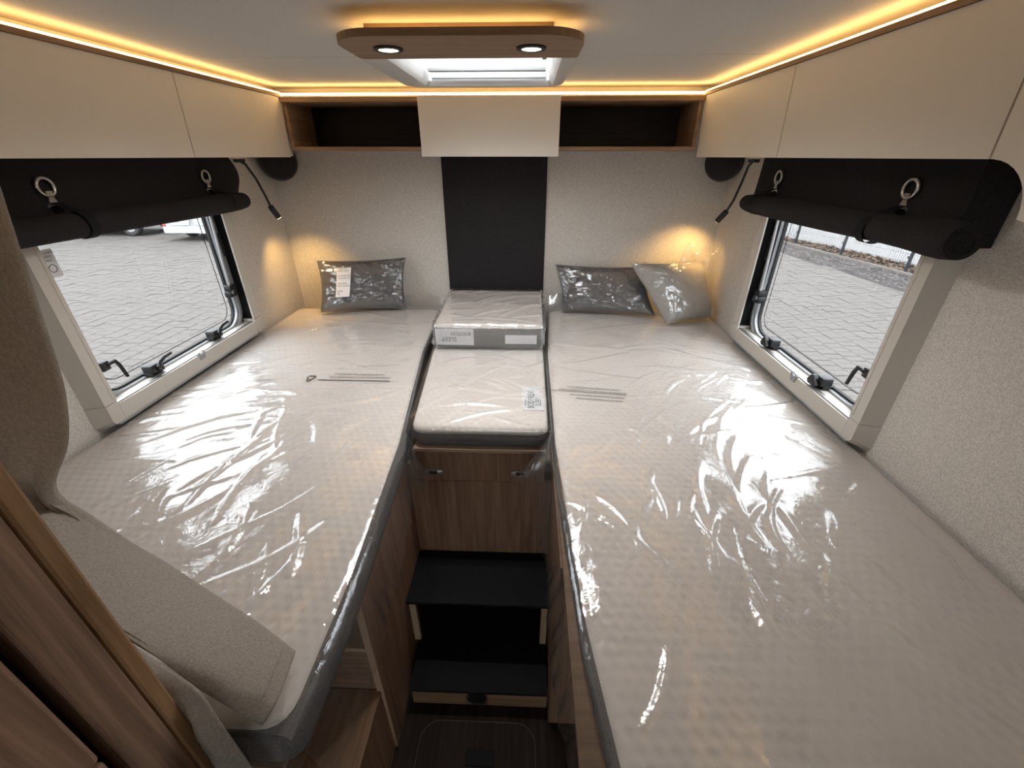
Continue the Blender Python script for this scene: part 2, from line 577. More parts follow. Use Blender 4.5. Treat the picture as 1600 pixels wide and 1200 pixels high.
# ------------------------------------------------------------------ windows
def window(name, side, dy, label):
    """side -1 left, +1 right; the bezel, the profile with rounded corners, the acrylic pane, catches and stay"""
    XW = XL if side < 0 else XR
    face = XW - side * 0.05

    def X(d):                                    # d metres out from the bezel's face towards the outside
        return face + side * d

    o = thing(name, (XW, 1.4 + dy, -0.69), kind='structure', label=label)
    y0, y1, yi0, yi1, z0, zi0 = 0.983 + dy, 1.772 + dy, 1.022 + dy, 1.722 + dy, -0.690, -0.640
    zt = -0.02

    def prism(pts_face, pts_wall):
        return MB().loops([[(X(0.0), *p) for p in pts_face], [(X(0.05), *p) for p in pts_wall]])

    # bezel stiles and bottom rail with splayed outer flanks, and a corner cap at each foot
    zc = -0.628
    st = prism([(y0, zc), (yi0, zc), (yi0, zt), (y0, zt)], [(y0 - .014, zc), (yi0, zc), (yi0, zt), (y0 - .014, zt)])
    put('stile', st, M['plastic'], o)
    st = MB().loops([[(X(d), *p) for p in q] for d, q in (
        (0, [(yi1, zc), (y1, zc), (y1, zt), (yi1, zt)]),
        (.006, [(yi1, zc), (y1 + .005, zc), (y1 + .005, zt), (yi1, zt)]),
        (.006, [(yi1 + .016, zc), (y1 + .005, zc), (y1 + .005, zt), (yi1 + .016, zt)]),
        (.05, [(yi1 + .016, zc), (y1 + .04, zc), (y1 + .04, zt), (yi1 + .016, zt)]))])
    put('stile', st, M['plastic'], o)
    put('jamb', MB().box(X(.007), X(.064), yi1 + .013, yi1 + .0155, zi0 - .03, zt), M['black_mat'], o, label='black inner jamb')
    put('bottom_rail', prism([(yi0, z0), (yi1, z0), (yi1, zi0), (yi0, zi0)], [(yi0, z0 - .02), (yi1, z0 - .02), (yi1, zi0), (yi0, zi0)]), M['plastic'], o)
    g = 0.0015
    c1 = MB().loops([[(X(d), *p) for p in q] for d, q in (
        (-0.001, [(y0 + .008, z0), (yi0 - g, z0), (yi0 - g, zc - g), (y0, zc - g), (y0, z0 + .012)]),
        (0.05, [(y0 - .004, z0 - .02), (yi0 - g, z0 - .02), (yi0 - g, zc - g), (y0 - .015, zc - g), (y0 - .015, z0 - .008)]))])
    put('corner_cap', c1, M['plastic'], o)
    c2 = MB().loops([[(X(d), *p) for p in q] for d, q in (
        (-0.001, [(yi1 + g, z0), (y1 - .01, z0), (y1, z0 + .012), (y1, zc - g), (yi1 + g, zc - g)]),
        (0.05, [(yi1 + g, z0 - .02), (y1 + .03, z0 - .02), (y1 + .041, z0 - .008), (y1 + .041, zc - g), (yi1 + g, zc - g)]))])
    put('corner_cap', c2, M['plastic'], o)
    # cassette line along the bezel's inner edge
    for yy in (yi0 - 0.010, y1 - 0.006):
        put('bezel_groove', MB().box(X(-.0012), X(0.0), yy - .0012, yy + .0012, zc + .01, zt), M['plastic'], o)

    def pt(a, b, d):
        return (X(d), a, b)
    gy0, gy1, gz0, gz1 = 1.0 + dy, 1.735 + dy, -0.668, -0.05
    outer = rrect(gy0, gy1, gz0, gz1, 0.10)
    inner = rrect(gy0 + .034, gy1 - .034, gz0 + .034, gz1 - .034, 0.072)
    # black lining around the profile
    put('lining', MB().ring(rrect(0.99 + dy, 1.845 + dy, -0.69, -0.02, 0.004), rrect(gy0 + .02, gy1 - .02, gz0 + .02, gz1 - .02, 0.085), pt, 0.062, 0.066), M['black_mat'], o)
    pr = MB().ring(outer, inner, pt, 0.048, 0.062)
    put('profile', pr, M['grey_pu'], o, smooth=35)
    mid = rrect(gy0 + .016, gy1 - .016, gz0 + .016, gz1 - .016, 0.088)
    mid2 = rrect(gy0 + .021, gy1 - .021, gz0 + .021, gz1 - .021, 0.084)
    put('profile_bead', MB().ring(mid, mid2, pt, 0.042, 0.05), M['silver'], o, smooth=35)
    seal = rrect(gy0 + .033, gy1 - .033, gz0 + .033, gz1 - .033, 0.073)
    seal2 = rrect(gy0 + .040, gy1 - .040, gz0 + .040, gz1 - .040, 0.067)
    put('seal', MB().ring(seal, seal2, pt, 0.060, 0.07), M['rubber'], o, smooth=35)
    pane_o = rrect(gy0 + .022, gy1 - .022, gz0 + .022, gz1 - .022, 0.084)
    put('pane', MB().loops([[pt(*p, 0.067) for p in pane_o], [pt(*p, 0.071) for p in pane_o]]), M['pane'], o)
    # raised inner skin line of the double acrylic
    put('pane_edge', MB().ring(rrect(gy0 + .064, gy1 - .064, gz0 + .064, gz1 - .064, 0.052), rrect(gy0 + .067, gy1 - .067, gz0 + .067, gz1 - .067, 0.05), pt, 0.0655, 0.0668), M['pane'], o)
    # sill: silver pull rail of the blind with its clip
    put('sill', MB().box(X(0.004), X(0.066), yi0 - .02, yi1 + .012, -0.70, -0.672), M['grey_pu'], o)
    put('blind_rail', MB().box(X(0.006), X(0.022), yi0, yi1 + .05, zi0 - .012, zi0 + .004, .003), M['silver'], o)
    put('blind_rail', MB().box(X(0.027), X(0.036), yi0, yi1 + .06, zi0 - .02, zi0 - .006, .003), M['silver'], o)
    yc = 1.376 + dy - (0.09 if side > 0 else 0)
    cl = MB()
    cl.loops([[(X(d), yc + a, zi0 - .006 + b) for a, b in ((-.012, -.012), (.012, -.012), (.017, .012), (.010, .018), (.006, .008), (-.006, .008), (-.010, .018), (-.017, .012))] for d in (-.004, .004)])
    cl.box(X(-.002), X(0.02), yc - .011, yc + .011, zi0 - .018, zi0 - .006, .002)
    put('rail_clip', cl, M['grey_clip'], o, smooth=30)

    def catch(yy, zz, handle):
        a = MB()
        a.box(X(0.018), X(0.052), yy - .024, yy + .012, zz - .013, zz + .014, .004)
        a.box(X(0.024), X(0.058), yy + .006, yy + .034, zz - .022, zz - .002, .004)
        a.lathe((X(0.018), yy + .004, zz), (-side, 0, 0), [(.011, 0), (.011, .007), (.007, .010)], 14)
        a.box(X(0.03), X(0.06), yy - .02, yy + .03, zz - .028, zz - .012, .003)
        c = put('catch', a, M['black'], o, smooth=35)
        if handle == 1:
            b = MB().tube([(X(.014), yy + .004, zz), (X(.011), yy + .012, zz + .016), (X(.010), yy + .030, zz + .024), (X(.010), yy + .062, zz + .026)], [.0065, .0062, .0055, .0048], 8)
        else:
            b = MB()
            b.loops([[(X(d), yy + p, zz + q) for p, q in ((-.016, -.012), (.004, .015), (.016, .013), (.030, -.010), (.022, -.02), (-.006, -.018))] for d in (.006, .016)])
        put('handle', b, M['black'], c, smooth=40)

    h = 1 if side < 0 else 0
    catch(1.513 + (dy if side > 0 else 0), -0.612, h)
    catch(1.206 + (dy if side > 0 else 0), -0.612, h)
    # catch behind the near stile: only its swung-down handle shows
    yy, zz = (1.075, -0.535) if side < 0 else (1.058, -0.512)
    a = MB().box(X(0.02), X(0.055), yy - .03, yy - .004, zz - .014, zz + .014, .004)
    c = put('catch', a, M['black'], o, smooth=35)
    put('handle', MB().tube([(X(.022), yy - .012, zz + .002), (X(.02), yy + .012, zz + .004), (X(.02), yy + .020, zz - .014), (X(.02), yy + .028, zz - .055)], [.006, .006, .0055, .0048], 8), M['black'], c, smooth=40)
    # stay: twin silver tubes up the far edge and a black clamp
    ys = 1.672 + dy * .3
    put('stay', MB().tube([(X(.034), ys + .01, -0.47), (X(.034), ys + .035, -0.05)], .0052, 10).tube([(X(.044), ys + .021, -0.47), (X(.044), ys + .046, -0.05)], .004, 8), M['silver'], o, smooth=60)
    k = MB().box(X(.022), X(.052), ys - .012, ys + .028, -0.515, -0.490, .005).box(X(.026), X(.056), ys + .0, ys + .04, -0.497, -0.468, .005)
    k.lathe((X(.022), ys + .004, -0.498), (-side, 0, 0), [(.013, 0), (.013, .008), (.009, .011)], 8)
    put('stay_clamp', k, M['black'], o, smooth=30)
    put('stay_lug', MB().box(X(.036), X(.058), ys + .045, ys + .064, -0.36, -0.27, .003), M['black'], o)
    portal('window_guide', (XW + side * 0.05, 1.41 + dy, -0.36), (0, -side * PI / 2, 0), 0.64, 0.80)
    return o, X


win_l, XLf = window('window_1', -1, 0.0, 'cream framed window with black catches looking out at a paved yard and a white van')
win_r, XRf = window('window_2', 1, -0.012, 'cream framed window with black catches looking out at a mesh fence and white wall')
# printed approval sticker in the pane's upper corner
st_ = put('sticker', MB().box(XLf(.0645), XLf(.0655), 1.045, 1.105, -0.285, -0.213), M['label_white'], win_l, label='pale approval sticker in the pane corner')
for k in range(3):
    text('sticker_print', ('ACRYLIC CLEAN', 'WATER ONLY', 'NO SOLVENT')[k], 0.0075, (XLf(.0640), 1.05, -0.222 - .010 * k), (PI / 2, 0, PI / 2), M['ink'], win_l)
rt = MB()
for k in range(3):
    a0, a1 = PI / 2 + k * 2 * PI / 3, PI / 2 + (k + 1) * 2 * PI / 3
    rt.tube([(XLf(.0640), 1.087 + .010 * math.cos(a0 + .25 * t) * (1 - .0 * t), -0.262 + .010 * math.sin(a0 + .25 * t)) for t in (0.3, 2, 4, 6.5, 8)], .0009, 5)
put('sticker_symbol', rt, M['ink'], win_l)


# ------------------------------------------------------------------ rolled blinds over the windows
def blind(side, label, y0, y1, yr0, yr1, flap):
    XW = XL if side < 0 else XR
    xp = XW - side * 0.058          # valance plane
    xr = XW - side * 0.112          # roll axis
    o = thing('rolled_blind', (xp, (y0 + y1) / 2, -0.19), label, 'blind', 'rolled black fabric blinds over the two windows')
    # valance: hangs from under the locker, a little slack, with a soft rounded far edge
    nu, nv = 40, 12
    A = np.zeros((nu, nv, 3))
    for i in range(nu):
        y = y0 + (y1 - y0) * i / (nu - 1)
        for j in range(nv):
            z = -0.004 - 0.150 * j / (nv - 1)
            yy = y
            if i == nu - 1 or i == nu - 2:
                yy = y + flap * math.sin(PI * min(1, j / (nv - 1) * 1.25)) - .03 * (j / (nv - 1)) ** 2
            x = xp - side * (.006 * math.sin(7 * y) * j / nv + .022 * (j / (nv - 1)) ** 2)
            A[i, j] = (x, yy, z)
    B = A.copy()
    B[:, :, 0] += side * 0.004
    m = MB().grid(A).grid(B)
    # close the border
    n1 = nu * nv
    bd = [i * nv for i in range(nu)] + [(nu - 1) * nv + j for j in range(1, nv)] + [i * nv + nv - 1 for i in range(nu - 2, -1, -1)] + [j for j in range(nv - 2, 0, -1)]
    m.f += [(a, b, b + n1, a + n1) for a, b in zip(bd, bd[1:] + bd[:1])]
    m.box(xp - side * .030, XW - side * .002, y0, y0 + .006, -0.165, -.004, .002)      # cloth returned to the wall
    put('valance', m, M['blind'], o, smooth=50)
    # the roll: spiral section, slightly flattened, pushed out at the ends
    ys = [yr0 + (yr1 - yr0) * i / 30 for i in range(31)]
    L = []
    for i, y in enumerate(ys):
        e = min(i, 30 - i)
        rr = .0335 * (1 + .04 * math.sin(5 * y + side) + .28 * math.exp(-((y - yr0) / .10) ** 2)) * (1 if e > 1 else (.96 if e == 1 else .84))
        zc = -0.152 + (.006 if side > 0 else 0) * (1 - (y - yr0) / (yr1 - yr0)) + .003 * math.sin(3.1 * y)
        L.append([(xr + rr * 1.02 * math.cos(a), y, zc + rr * .94 * math.sin(a)) for a in [2 * PI * k / 26 for k in range(26)]])
    put('roll', MB().loops(L), M['blind'], o, smooth=60)
    # spiral end of the cloth
    sp = [(xr + (.004 + .0026 * t) * math.cos(t), (yr0 - .002), -0.152 + (.004 + .0026 * t) * .94 * math.sin(t)) for t in np.linspace(0, 9.6, 40)]
    put('roll_end', MB().tube(sp, .0016, 5), M['blind'], o, smooth=60)
    for ysn in (1.088, 1.665):
        # strap hanging from a steel eyelet, around the roll
        a = []
        for k in range(22):
            t = PI * (0.30 - 1.45 * k / 21)
            a.append((xr - side * .0362 * math.cos(t), -0.152 + .0345 * math.sin(t)))
        path = [(xp - side * .012, -0.100)] + a
        S_ = MB()
        for w_, dx in ((0.013, 0.0),):
            G = np.zeros((len(path), 2, 3))
            for i, (x, z) in enumerate(path):
                sl = 0.03 * i / len(path) * (1 if side < 0 else 1)
                G[i, 0] = (x, ysn - w_ + sl * .6, z)
                G[i, 1] = (x, ysn + w_ + sl * .6, z)
            S_.grid(G)
            G2 = G.copy()
            G2[:, :, 0] -= side * .0014
            S_.grid(G2)
        st = put('strap', S_, M['black_mat'], o, smooth=60)
        xq = xp - side * .012
        R = MB()
        R.tube([(xq, ysn + .020 * math.cos(t), -0.066 + .020 * math.sin(t)) for t in np.linspace(0, 2 * PI, 28, endpoint=False)], .0042, 8, closed=True)
        put('eyelet', R, M['steel'], o, smooth=60)
        K = MB().loops([[(xq - side * d, ysn + p, -0.079 + q) for p, q in ((-.008, .004), (.008, .004), (.0065, -.012), (.011, -.022), (.019, -.028), (.017, -.034), (.010, -.029), (-.010, -.029), (-.017, -.034), (-.019, -.028), (-.011, -.022), (-.0065, -.012))] for d in (.0, .003)])
        put('hook', K, M['steel'], o)


blind(-1, 'black fabric blind rolled up with two steel hooks, over the window facing the white van', 0.62, 1.845, 0.64, 1.78, 0.035)
blind(1, 'black fabric blind rolled up with two steel hooks, over the window facing the fence', 0.915, 1.825, 0.862, 1.762, 0.0)

# ------------------------------------------------------------------ overhead lockers
Z0, Z1 = -0.004, 0.205


def locker(side, label, seams, yend):
    xf = -1.0 if side < 0 else 0.685
    XW = XL if side < 0 else XR
    o = thing('overhead_locker', ((xf + XW) / 2, 1.0, Z0), label, 'locker', 'cream overhead lockers under the ceiling')
    put('carcass', MB().box(xf + side * .02, XW - side * .002, -0.6, 2.05, Z0 + .004, Z1 - .002), M['cabinet'], o)
    lean = side * -0.010                     # fronts lean in slightly at the top
    ed = [-0.6] + seams + [yend]
    for a, b in zip(ed, ed[1:]):
        y0, y1 = a + .0018, b - (.0018 if b != yend else 0)
        q = [(xf, Z0), (xf + side * .018, Z0), (xf + side * .018 + lean, Z1), (xf + lean, Z1)]
        m = MB().loops([[(x, y0, z) for x, z in q], [(x, y1, z) for x, z in q]])
        if side > 0 and b == seams[0]:
            # end panel that sweeps down in a rounded corner towards the camera
            pts = [(y1, Z1), (y1, Z0)] + [(y1 - .075 * math.sin(t), Z0 - .075 * (1 - math.cos(t))) for t in np.linspace(0.05, PI / 2, 10)] + [(y1 - .10, Z0 - .079), (-0.6, Z0 - .079), (-0.6, Z1)]
            m = MB().loops([[(xf + d * side + lean * (z - Z0) / (Z1 - Z0), y, z) for y, z in pts] for d in (0, .018)])
        put('door', m, M['cabinet'], o)
    put('light_trim', MB().box(xf + lean - side * .004, xf + side * .05, -0.6, yend + .005, Z1 + .001, Z1 + .012), M['wood_y'], o)
    put('led_strip', MB().box(xf + lean + side * .003, xf + lean + side * .010, -0.6, yend + .01, Z1 + .013, Z1 + .018), M['led'], o, label='glowing warm light strip on the locker top')
    put('top_rail', MB().box(xf + side * .055, XW - side * .002, -0.6, 2.069, Z1 + .001, ZC - .001), M['cabinet'], o)


locker(-1, 'long cream overhead locker with two doors above the window facing the white van', [1.404], 1.985)
locker(1, 'long cream overhead locker with a rounded end panel above the window facing the fence', [0.736, 1.351], 1.985)

YN = 1.97
nb = thing('rear_shelf', (-0.16, 2.1, 0.02), 'open oak shelf with black back board, running across under the end of the ceiling', 'shelf')
put('top_board', MB().box(-0.99, 0.675, YN, YB, 0.188, Z1 + .001, .002), M['wood_x'], nb)
put('shelf_board', MB().box(-0.99, 0.675, YN + .012, YB, 0.020, 0.034, .002), M['wood_x'], nb, label='oak shelf board with pale edge')
put('back_board', MB().box(-0.98, 0.665, 2.205, 2.215, 0.034, 0.188), M['niche'], nb, label='black back board')
for zz in (0.055, 0.078):
    put('groove_batten', MB().box(-0.98, 0.665, 2.199, 2.206, zz - .006, zz + .009, .002), M['niche'], nb)
put('side_panel', MB().box(-0.985, -0.972, YN + .012, 2.215, 0.034, 0.188), M['wood_y'], nb)
put('side_panel', MB().box(0.657, 0.670, YN + .012, 2.215, 0.034, 0.188), M['wood_y'], nb)
for xx in (-0.42, 0.10):
    put('divider', MB().box(xx - .006, xx + .006, YN + .012, 2.215, 0.034, 0.188), M['niche'], nb)
put('led_strip', MB().box(-0.985, 0.67, YN + .006, YN + .016, Z1 + .006, Z1 + .013), M['led'], nb, label='glowing warm light strip along the shelf top')
put('top_rail', MB().box(-1.054, 0.739, YN + .10, YB - .002, Z1 + .002, ZC - .001), M['ceiling'], nb)
cb = thing('cupboard', (-0.158, 1.96, Z0), 'short cream cupboard box in the middle of the shelf, above the black wall panel', 'cupboard')
put('door', MB().box(-0.437, 0.120, YN - .018, YN - .001, Z0 + .002, 0.206, .0015), M['cabinet'], cb)
put('box', MB().box(-0.411, 0.091, YN, 2.20, Z0 + .008, 0.0195), M['cabinet'], cb)

# black upholstered wall panel
hp = MB()
hp.box(-0.413, 0.0885, YB - .016, YB - .0005, -0.80, 0.012, .005, 3)
put('headboard_panel', hp, M['black_panel'], smooth=40, label='tall black upholstered panel in the middle of the end wall', cat='panel')

# ------------------------------------------------------------------ roof hatch with lamp panel
sk = thing('roof_hatch', (-0.14, 1.4, 0.18), 'roof hatch with white frame, oak lamp panel and two lit spots', 'skylight')
pl = rrect(-0.392, 0.108, 1.0, 1.212, (.085, .085, .012, .012), 8)
put('lamp_panel', MB().loops([[(x, y, 0.1985) for x, y in pl], [(x, y, 0.2115) for x, y in pl]]), M['wood_x'], sk, label='oak board with rounded front corners')
put('plinth', MB().box(-0.352, 0.048, 1.127, 1.215, 0.2115, ZC), M['wood_x'], sk)
put('led_strip', MB().box(-0.345, 0.041, 1.112, 1.118, 0.213, 0.218).box(-0.362, -0.357, 1.12, 1.60, 0.213, 0.218).box(0.075, 0.080, 1.12, 1.60, 0.213, 0.218), M['led'], sk, label='warm light strip hidden above the oak board')
for x in (-0.298, 0.002):
    s = put('spot_ring', MB().lathe((x, 1.103, 0.1985), (0, 0, -1), [(.031, -.002), (.031, .003), (.029, .0045), (.0215, .0045), (.020, .001)], 28, caps=False), M['black'], sk, smooth=40)
    put('lens', MB().lathe((x, 1.103, 0.1985), (0, 0, -1), [(.0205, .001), (.0205, .003), (.012, .0042)], 24), M['spot'], s)
    sl = bpy.data.lights.new('spot_beam', 'SPOT')
    sl.energy = SPOT_W
    sl.color = (1.0, 0.97, 0.93)
    sl.spot_size = math.radians(165)
    sl.spot_blend = 0.6
    sl.shadow_soft_size = 0.02
    so = bpy.data.objects.new('spot_beam', sl)
    so.location = (x, 1.103, 0.192)
    COL.objects.link(so)
x0, x1, y0, y1 = HATCH
fr_o = rrect(-0.405, 0.106, 1.195, 1.70, (.01, .01, .075, .075), 6)
fr_i = rrect(x0, x1, y0, y1 - 0.0, (.012,) * 4, 6)
fr_i2 = rrect(x0 + .012, x1 - .012, y0 + .012, y1 - .012, (.01,) * 4, 6)
fr_w = rrect(-0.375, 0.085, 1.2, 1.68, (.01, .01, .075, .075), 6)
F_ = MB()
n = len(fr_o)
rows = [[(x, y, ZC) for x, y in fr_w], [(x, y, 0.222) for x, y in fr_o], [(x, y, 0.203) for x, y in fr_o], [(x, y, 0.200) for x, y in rrect(-0.40, 0.101, 1.197, 1.695, (.01, .01, .07, .07), 6)], [(x, y, 0.200) for x, y in rrect(x0 - .012, x1 + .012, y0 - .008, y1 + .01, .014, 6)], [(x, y, 0.212) for x, y in fr_i], [(x, y, 0.33) for x, y in fr_i2]]
F_.loops(rows, False, False)
put('frame', F_, M['white_gloss'], sk, smooth=40)
put('shaft', MB().loops([[(x, y, 0.33) for x, y in fr_i2], [(x, y, 0.36) for x, y in rrect(x0 - .01, x1 + .01, y0 - .01, y1 + .01, .02, 6)]], False, False), M['white_gloss'], sk)
for yy, zz in ((1.335, 0.338), (1.475, 0.338)):
    put('screen_line', MB().box(x0 + .01, x1 - .01, yy, yy + .003, zz, zz + .003), M['white_gloss'], sk)
put('blind_bar', MB().box(x0 + .014, x1 - .014, 1.565, 1.585, 0.226, 0.236, .002), M['grey_clip'], sk)
put('blind_bar', MB().box(x0 + .012, x1 - .012, 1.63, 1.64, 0.216, 0.222, .002), M['grey_pu'], sk)
put('hinge', MB().box(x1 - .03, x1 - .018, 1.37, 1.40, .225, .26, .002), M['grey_clip'], sk)
dome = []
for i in range(9):
    for j in range(9):
        u, v = i / 8 * 2 - 1, j / 8 * 2 - 1
        dome.append(((x0 + x1) / 2 + u * .215, (y0 + y1) / 2 + v * .235, 0.362 + .05 * (1 - u ** 4) * (1 - v ** 4)))
put('dome', MB().grid(np.array(dome).reshape(9, 9, 3)), M['dome'], sk, smooth=180)
portal('hatch_guide', ((x0 + x1) / 2, (y0 + y1) / 2, 0.345), (0, 0, 0), x1 - x0 - .02, y1 - y0 - .02)

# ------------------------------------------------------------------ speakers and reading lamps
for side, x, lab in ((-1, -1.155, 'round black speaker in the corner by the window facing the white van'), (1, 0.872, 'round black speaker in the corner by the window facing the fence')):
    c = Vector((x, 2.165, -0.022))
    ax = Vector((-side * .62, -.78, -.05))
    t = thing('speaker', c, lab, 'speaker', 'round corner speakers')
    put('housing', MB().lathe(c, ax, [(.060, -.07), (.078, -.03), (.082, -.004), (.082, .004), (.079, .010), (.074, .011)], 36), M['black'], t, smooth=40)
    put('grille', MB().lathe(c, ax, [(.0735, .0112), (.060, .017), (.035, .021), (.01, .0225)], 32), M['black_panel'], t, smooth=60)

for side, pts, lab in (
    (-1, [(-1.19, 1.925, -.017), (-1.174, 1.935, -.03), (-1.155, 1.952, -.085), (-1.148, 1.978, -.155), (-1.146, 1.993, -.198)], 'lit black gooseneck reading lamp hanging in the corner near the pillow with a paper label'),
    (1, [(0.905, 1.955, -.017), (0.894, 1.965, -.035), (0.886, 1.976, -.10), (0.880, 1.997, -.165), (0.870, 2.022, -.215)], 'lit black gooseneck reading lamp hanging in the corner above the beige pillow')):
    t = thing('reading_lamp', pts[-1], lab, 'lamp', 'gooseneck reading lamps')
    P = [Vector(p) for p in pts]
    put('gooseneck', MB().tube(pts, .0052, 10), M['black'], t, smooth=60)
    put('mount', MB().lathe(P[0] + Vector((0, 0, -.006)), (0, 0, 1), [(.02, 0), (.022, .003), (.022, .012)], 20), M['black'], t, smooth=40)
    d = Vector((0.02, .02, -.06)) if side < 0 else Vector((-.028, .040, -.062))
    d.normalize()
    put('lamp_head', MB().lathe(P[-1] - d * .004, d, [(.0085, 0), (.0125, .003), (.0128, .056), (.0115, .058)], 20), M['black'], t, smooth=40)
    put('lens', MB().lathe(P[-1] + d * .0535, d, [(.0105, 0), (.0105, .0012), (.005, .0022)], 16), M['lamp_lens'], t)
    L = bpy.data.lights.new('reading_beam', 'SPOT')
    L.energy = 6.5
    L.color = (1.0, 0.60, 0.20)
    L.spot_size = math.radians(100)
    L.spot_blend = 0.9
    L.shadow_soft_size = .012
    lo = bpy.data.objects.new('reading_beam', L)
    lo.location = P[-1] + d * .062
    aim = Vector((0.0, .34, -.9)) if side < 0 else Vector((-.22, .50, -.8))
    lo.rotation_euler = aim.to_track_quat('-Z', 'Y').to_euler()
    COL.objects.link(lo)


# ------------------------------------------------------------------ mattresses and their clear film
ZM = -0.715


def offset_poly(P, d):
    """inset a closed counter-clockwise 2-D outline by d"""
    P = np.array(P)
    a = np.roll(P, 1, 0)
    b = np.roll(P, -1, 0)
    e1 = (P - a) / np.maximum(np.linalg.norm(P - a, axis=1)[:, None], 1e-9)
    e2 = (b - P) / np.maximum(np.linalg.norm(b - P, axis=1)[:, None], 1e-9)
    n1 = np.stack([-e1[:, 1], e1[:, 0]], 1)
    n2 = np.stack([-e2[:, 1], e2[:, 0]], 1)
    nn = n1 + n2
    nn /= np.maximum((nn * nn).sum(1)[:, None] / 2, .4)
    return P + nn * d


def round_poly(P, r, n=5):
    out = []
    m = len(P)
    for i in range(m):
        p, a, b = Vector(P[i]), Vector(P[i - 1]), Vector(P[(i + 1) % m])
        da, db = (a - p), (b - p)
        rr = min(r, da.length * .4, db.length * .4)
        if abs(da.normalized().dot(db.normalized())) > .93:
            out.append(tuple(p))
            continue
        s, e = p + da.normalized() * rr, p + db.normalized() * rr
        for k in range(n + 1):
            t = k / n
            out.append(tuple(s * (1 - t) ** 2 + p * 2 * t * (1 - t) + e * t * t))
    return out


def capped(L):
    """stacked outlines closed on top by a fan to their middle"""
    m = MB().loops(L, False, False)
    n = len(L[0])
    c = [sum(p[i] for p in L[-1]) / n for i in range(3)]
    k = len(m.v)
    m.v.append(tuple(c))
    b = k - n
    m.f += [(b + i, b + (i + 1) % n, k) for i in range(n)]
    return m


def slab(o, poly, zb, zt, band, r=.02):
    """grey boxing band below, quilted cover with rolled edge above"""
    P = round_poly(poly, .045)
    zs = zt - band
    put('side_band', MB().loops([[(x, y, z) for x, y in offset_poly(P, d)] for d, z in ((.012, zb), (.003, zb + .010), (0, zb + .025), (0, zs - .004), (.003, zs))], True, True), M['side'], o, smooth=60, label='grey boxing band')
    rows = [(.0035, zs - .001), (.0, zs + .004), (.0015, zs + band * .45), (.006, zs + band * .75), (.013, zt - .003), (.024, zt), (.027, zt), (.034, zt)]
    put('cover', capped([[(x, y, z) for x, y in offset_poly(P, d)] for d, z in rows]), M['quilt'], o, smooth=60, label='beige quilted cover')


def crease_field(X, Y, creases):
    """sharp film folds: each a ridge with a crisp crest that fades out along its length"""
    h = np.zeros_like(X)
    for cx, cy, ang, ln, wd, amp in creases:
        dx, dy = X - cx, Y - cy
        u = dx * math.cos(ang) + dy * math.sin(ang)
        v = -dx * math.sin(ang) + dy * math.cos(ang)
        v = v + .06 * ln * np.sin(u / ln * 3 + cx * 9)
        env = np.clip(1 - (u / ln) ** 2, 0, 1) ** 1.5
        wl = wd * (.35 + .65 * (u / ln * .5 + .5).clip(0, 1))
        asym = .55 + .9 * ((cx * 37.7 + cy * 91.3) % 1)
        side_w = np.where(v > 0, wl * 2.2 * asym, wl * 2.2 * (2 - asym))
        h = np.maximum(h, amp * env * np.clip(1 - np.abs(v) / side_w, 0, 1)) + .35 * np.minimum(h, amp * env * np.clip(1 - np.abs(v) / side_w, 0, 1))
    return h


def wavy(X, Y, sc, amp, seed):
    r = np.random.default_rng(seed)
    h = np.zeros_like(X)
    for k in range(14):
        a = r.uniform(0, 2 * PI)
        f = sc * r.uniform(.5, 1.9)
        h += np.sin(f * (X * math.cos(a) + Y * math.sin(a)) + r.uniform(0, 6.3) + 1.2 * np.sin(f * .6 * (Y * math.cos(a) - X * math.sin(a)) + k)) / 14 ** .5
    return amp * h


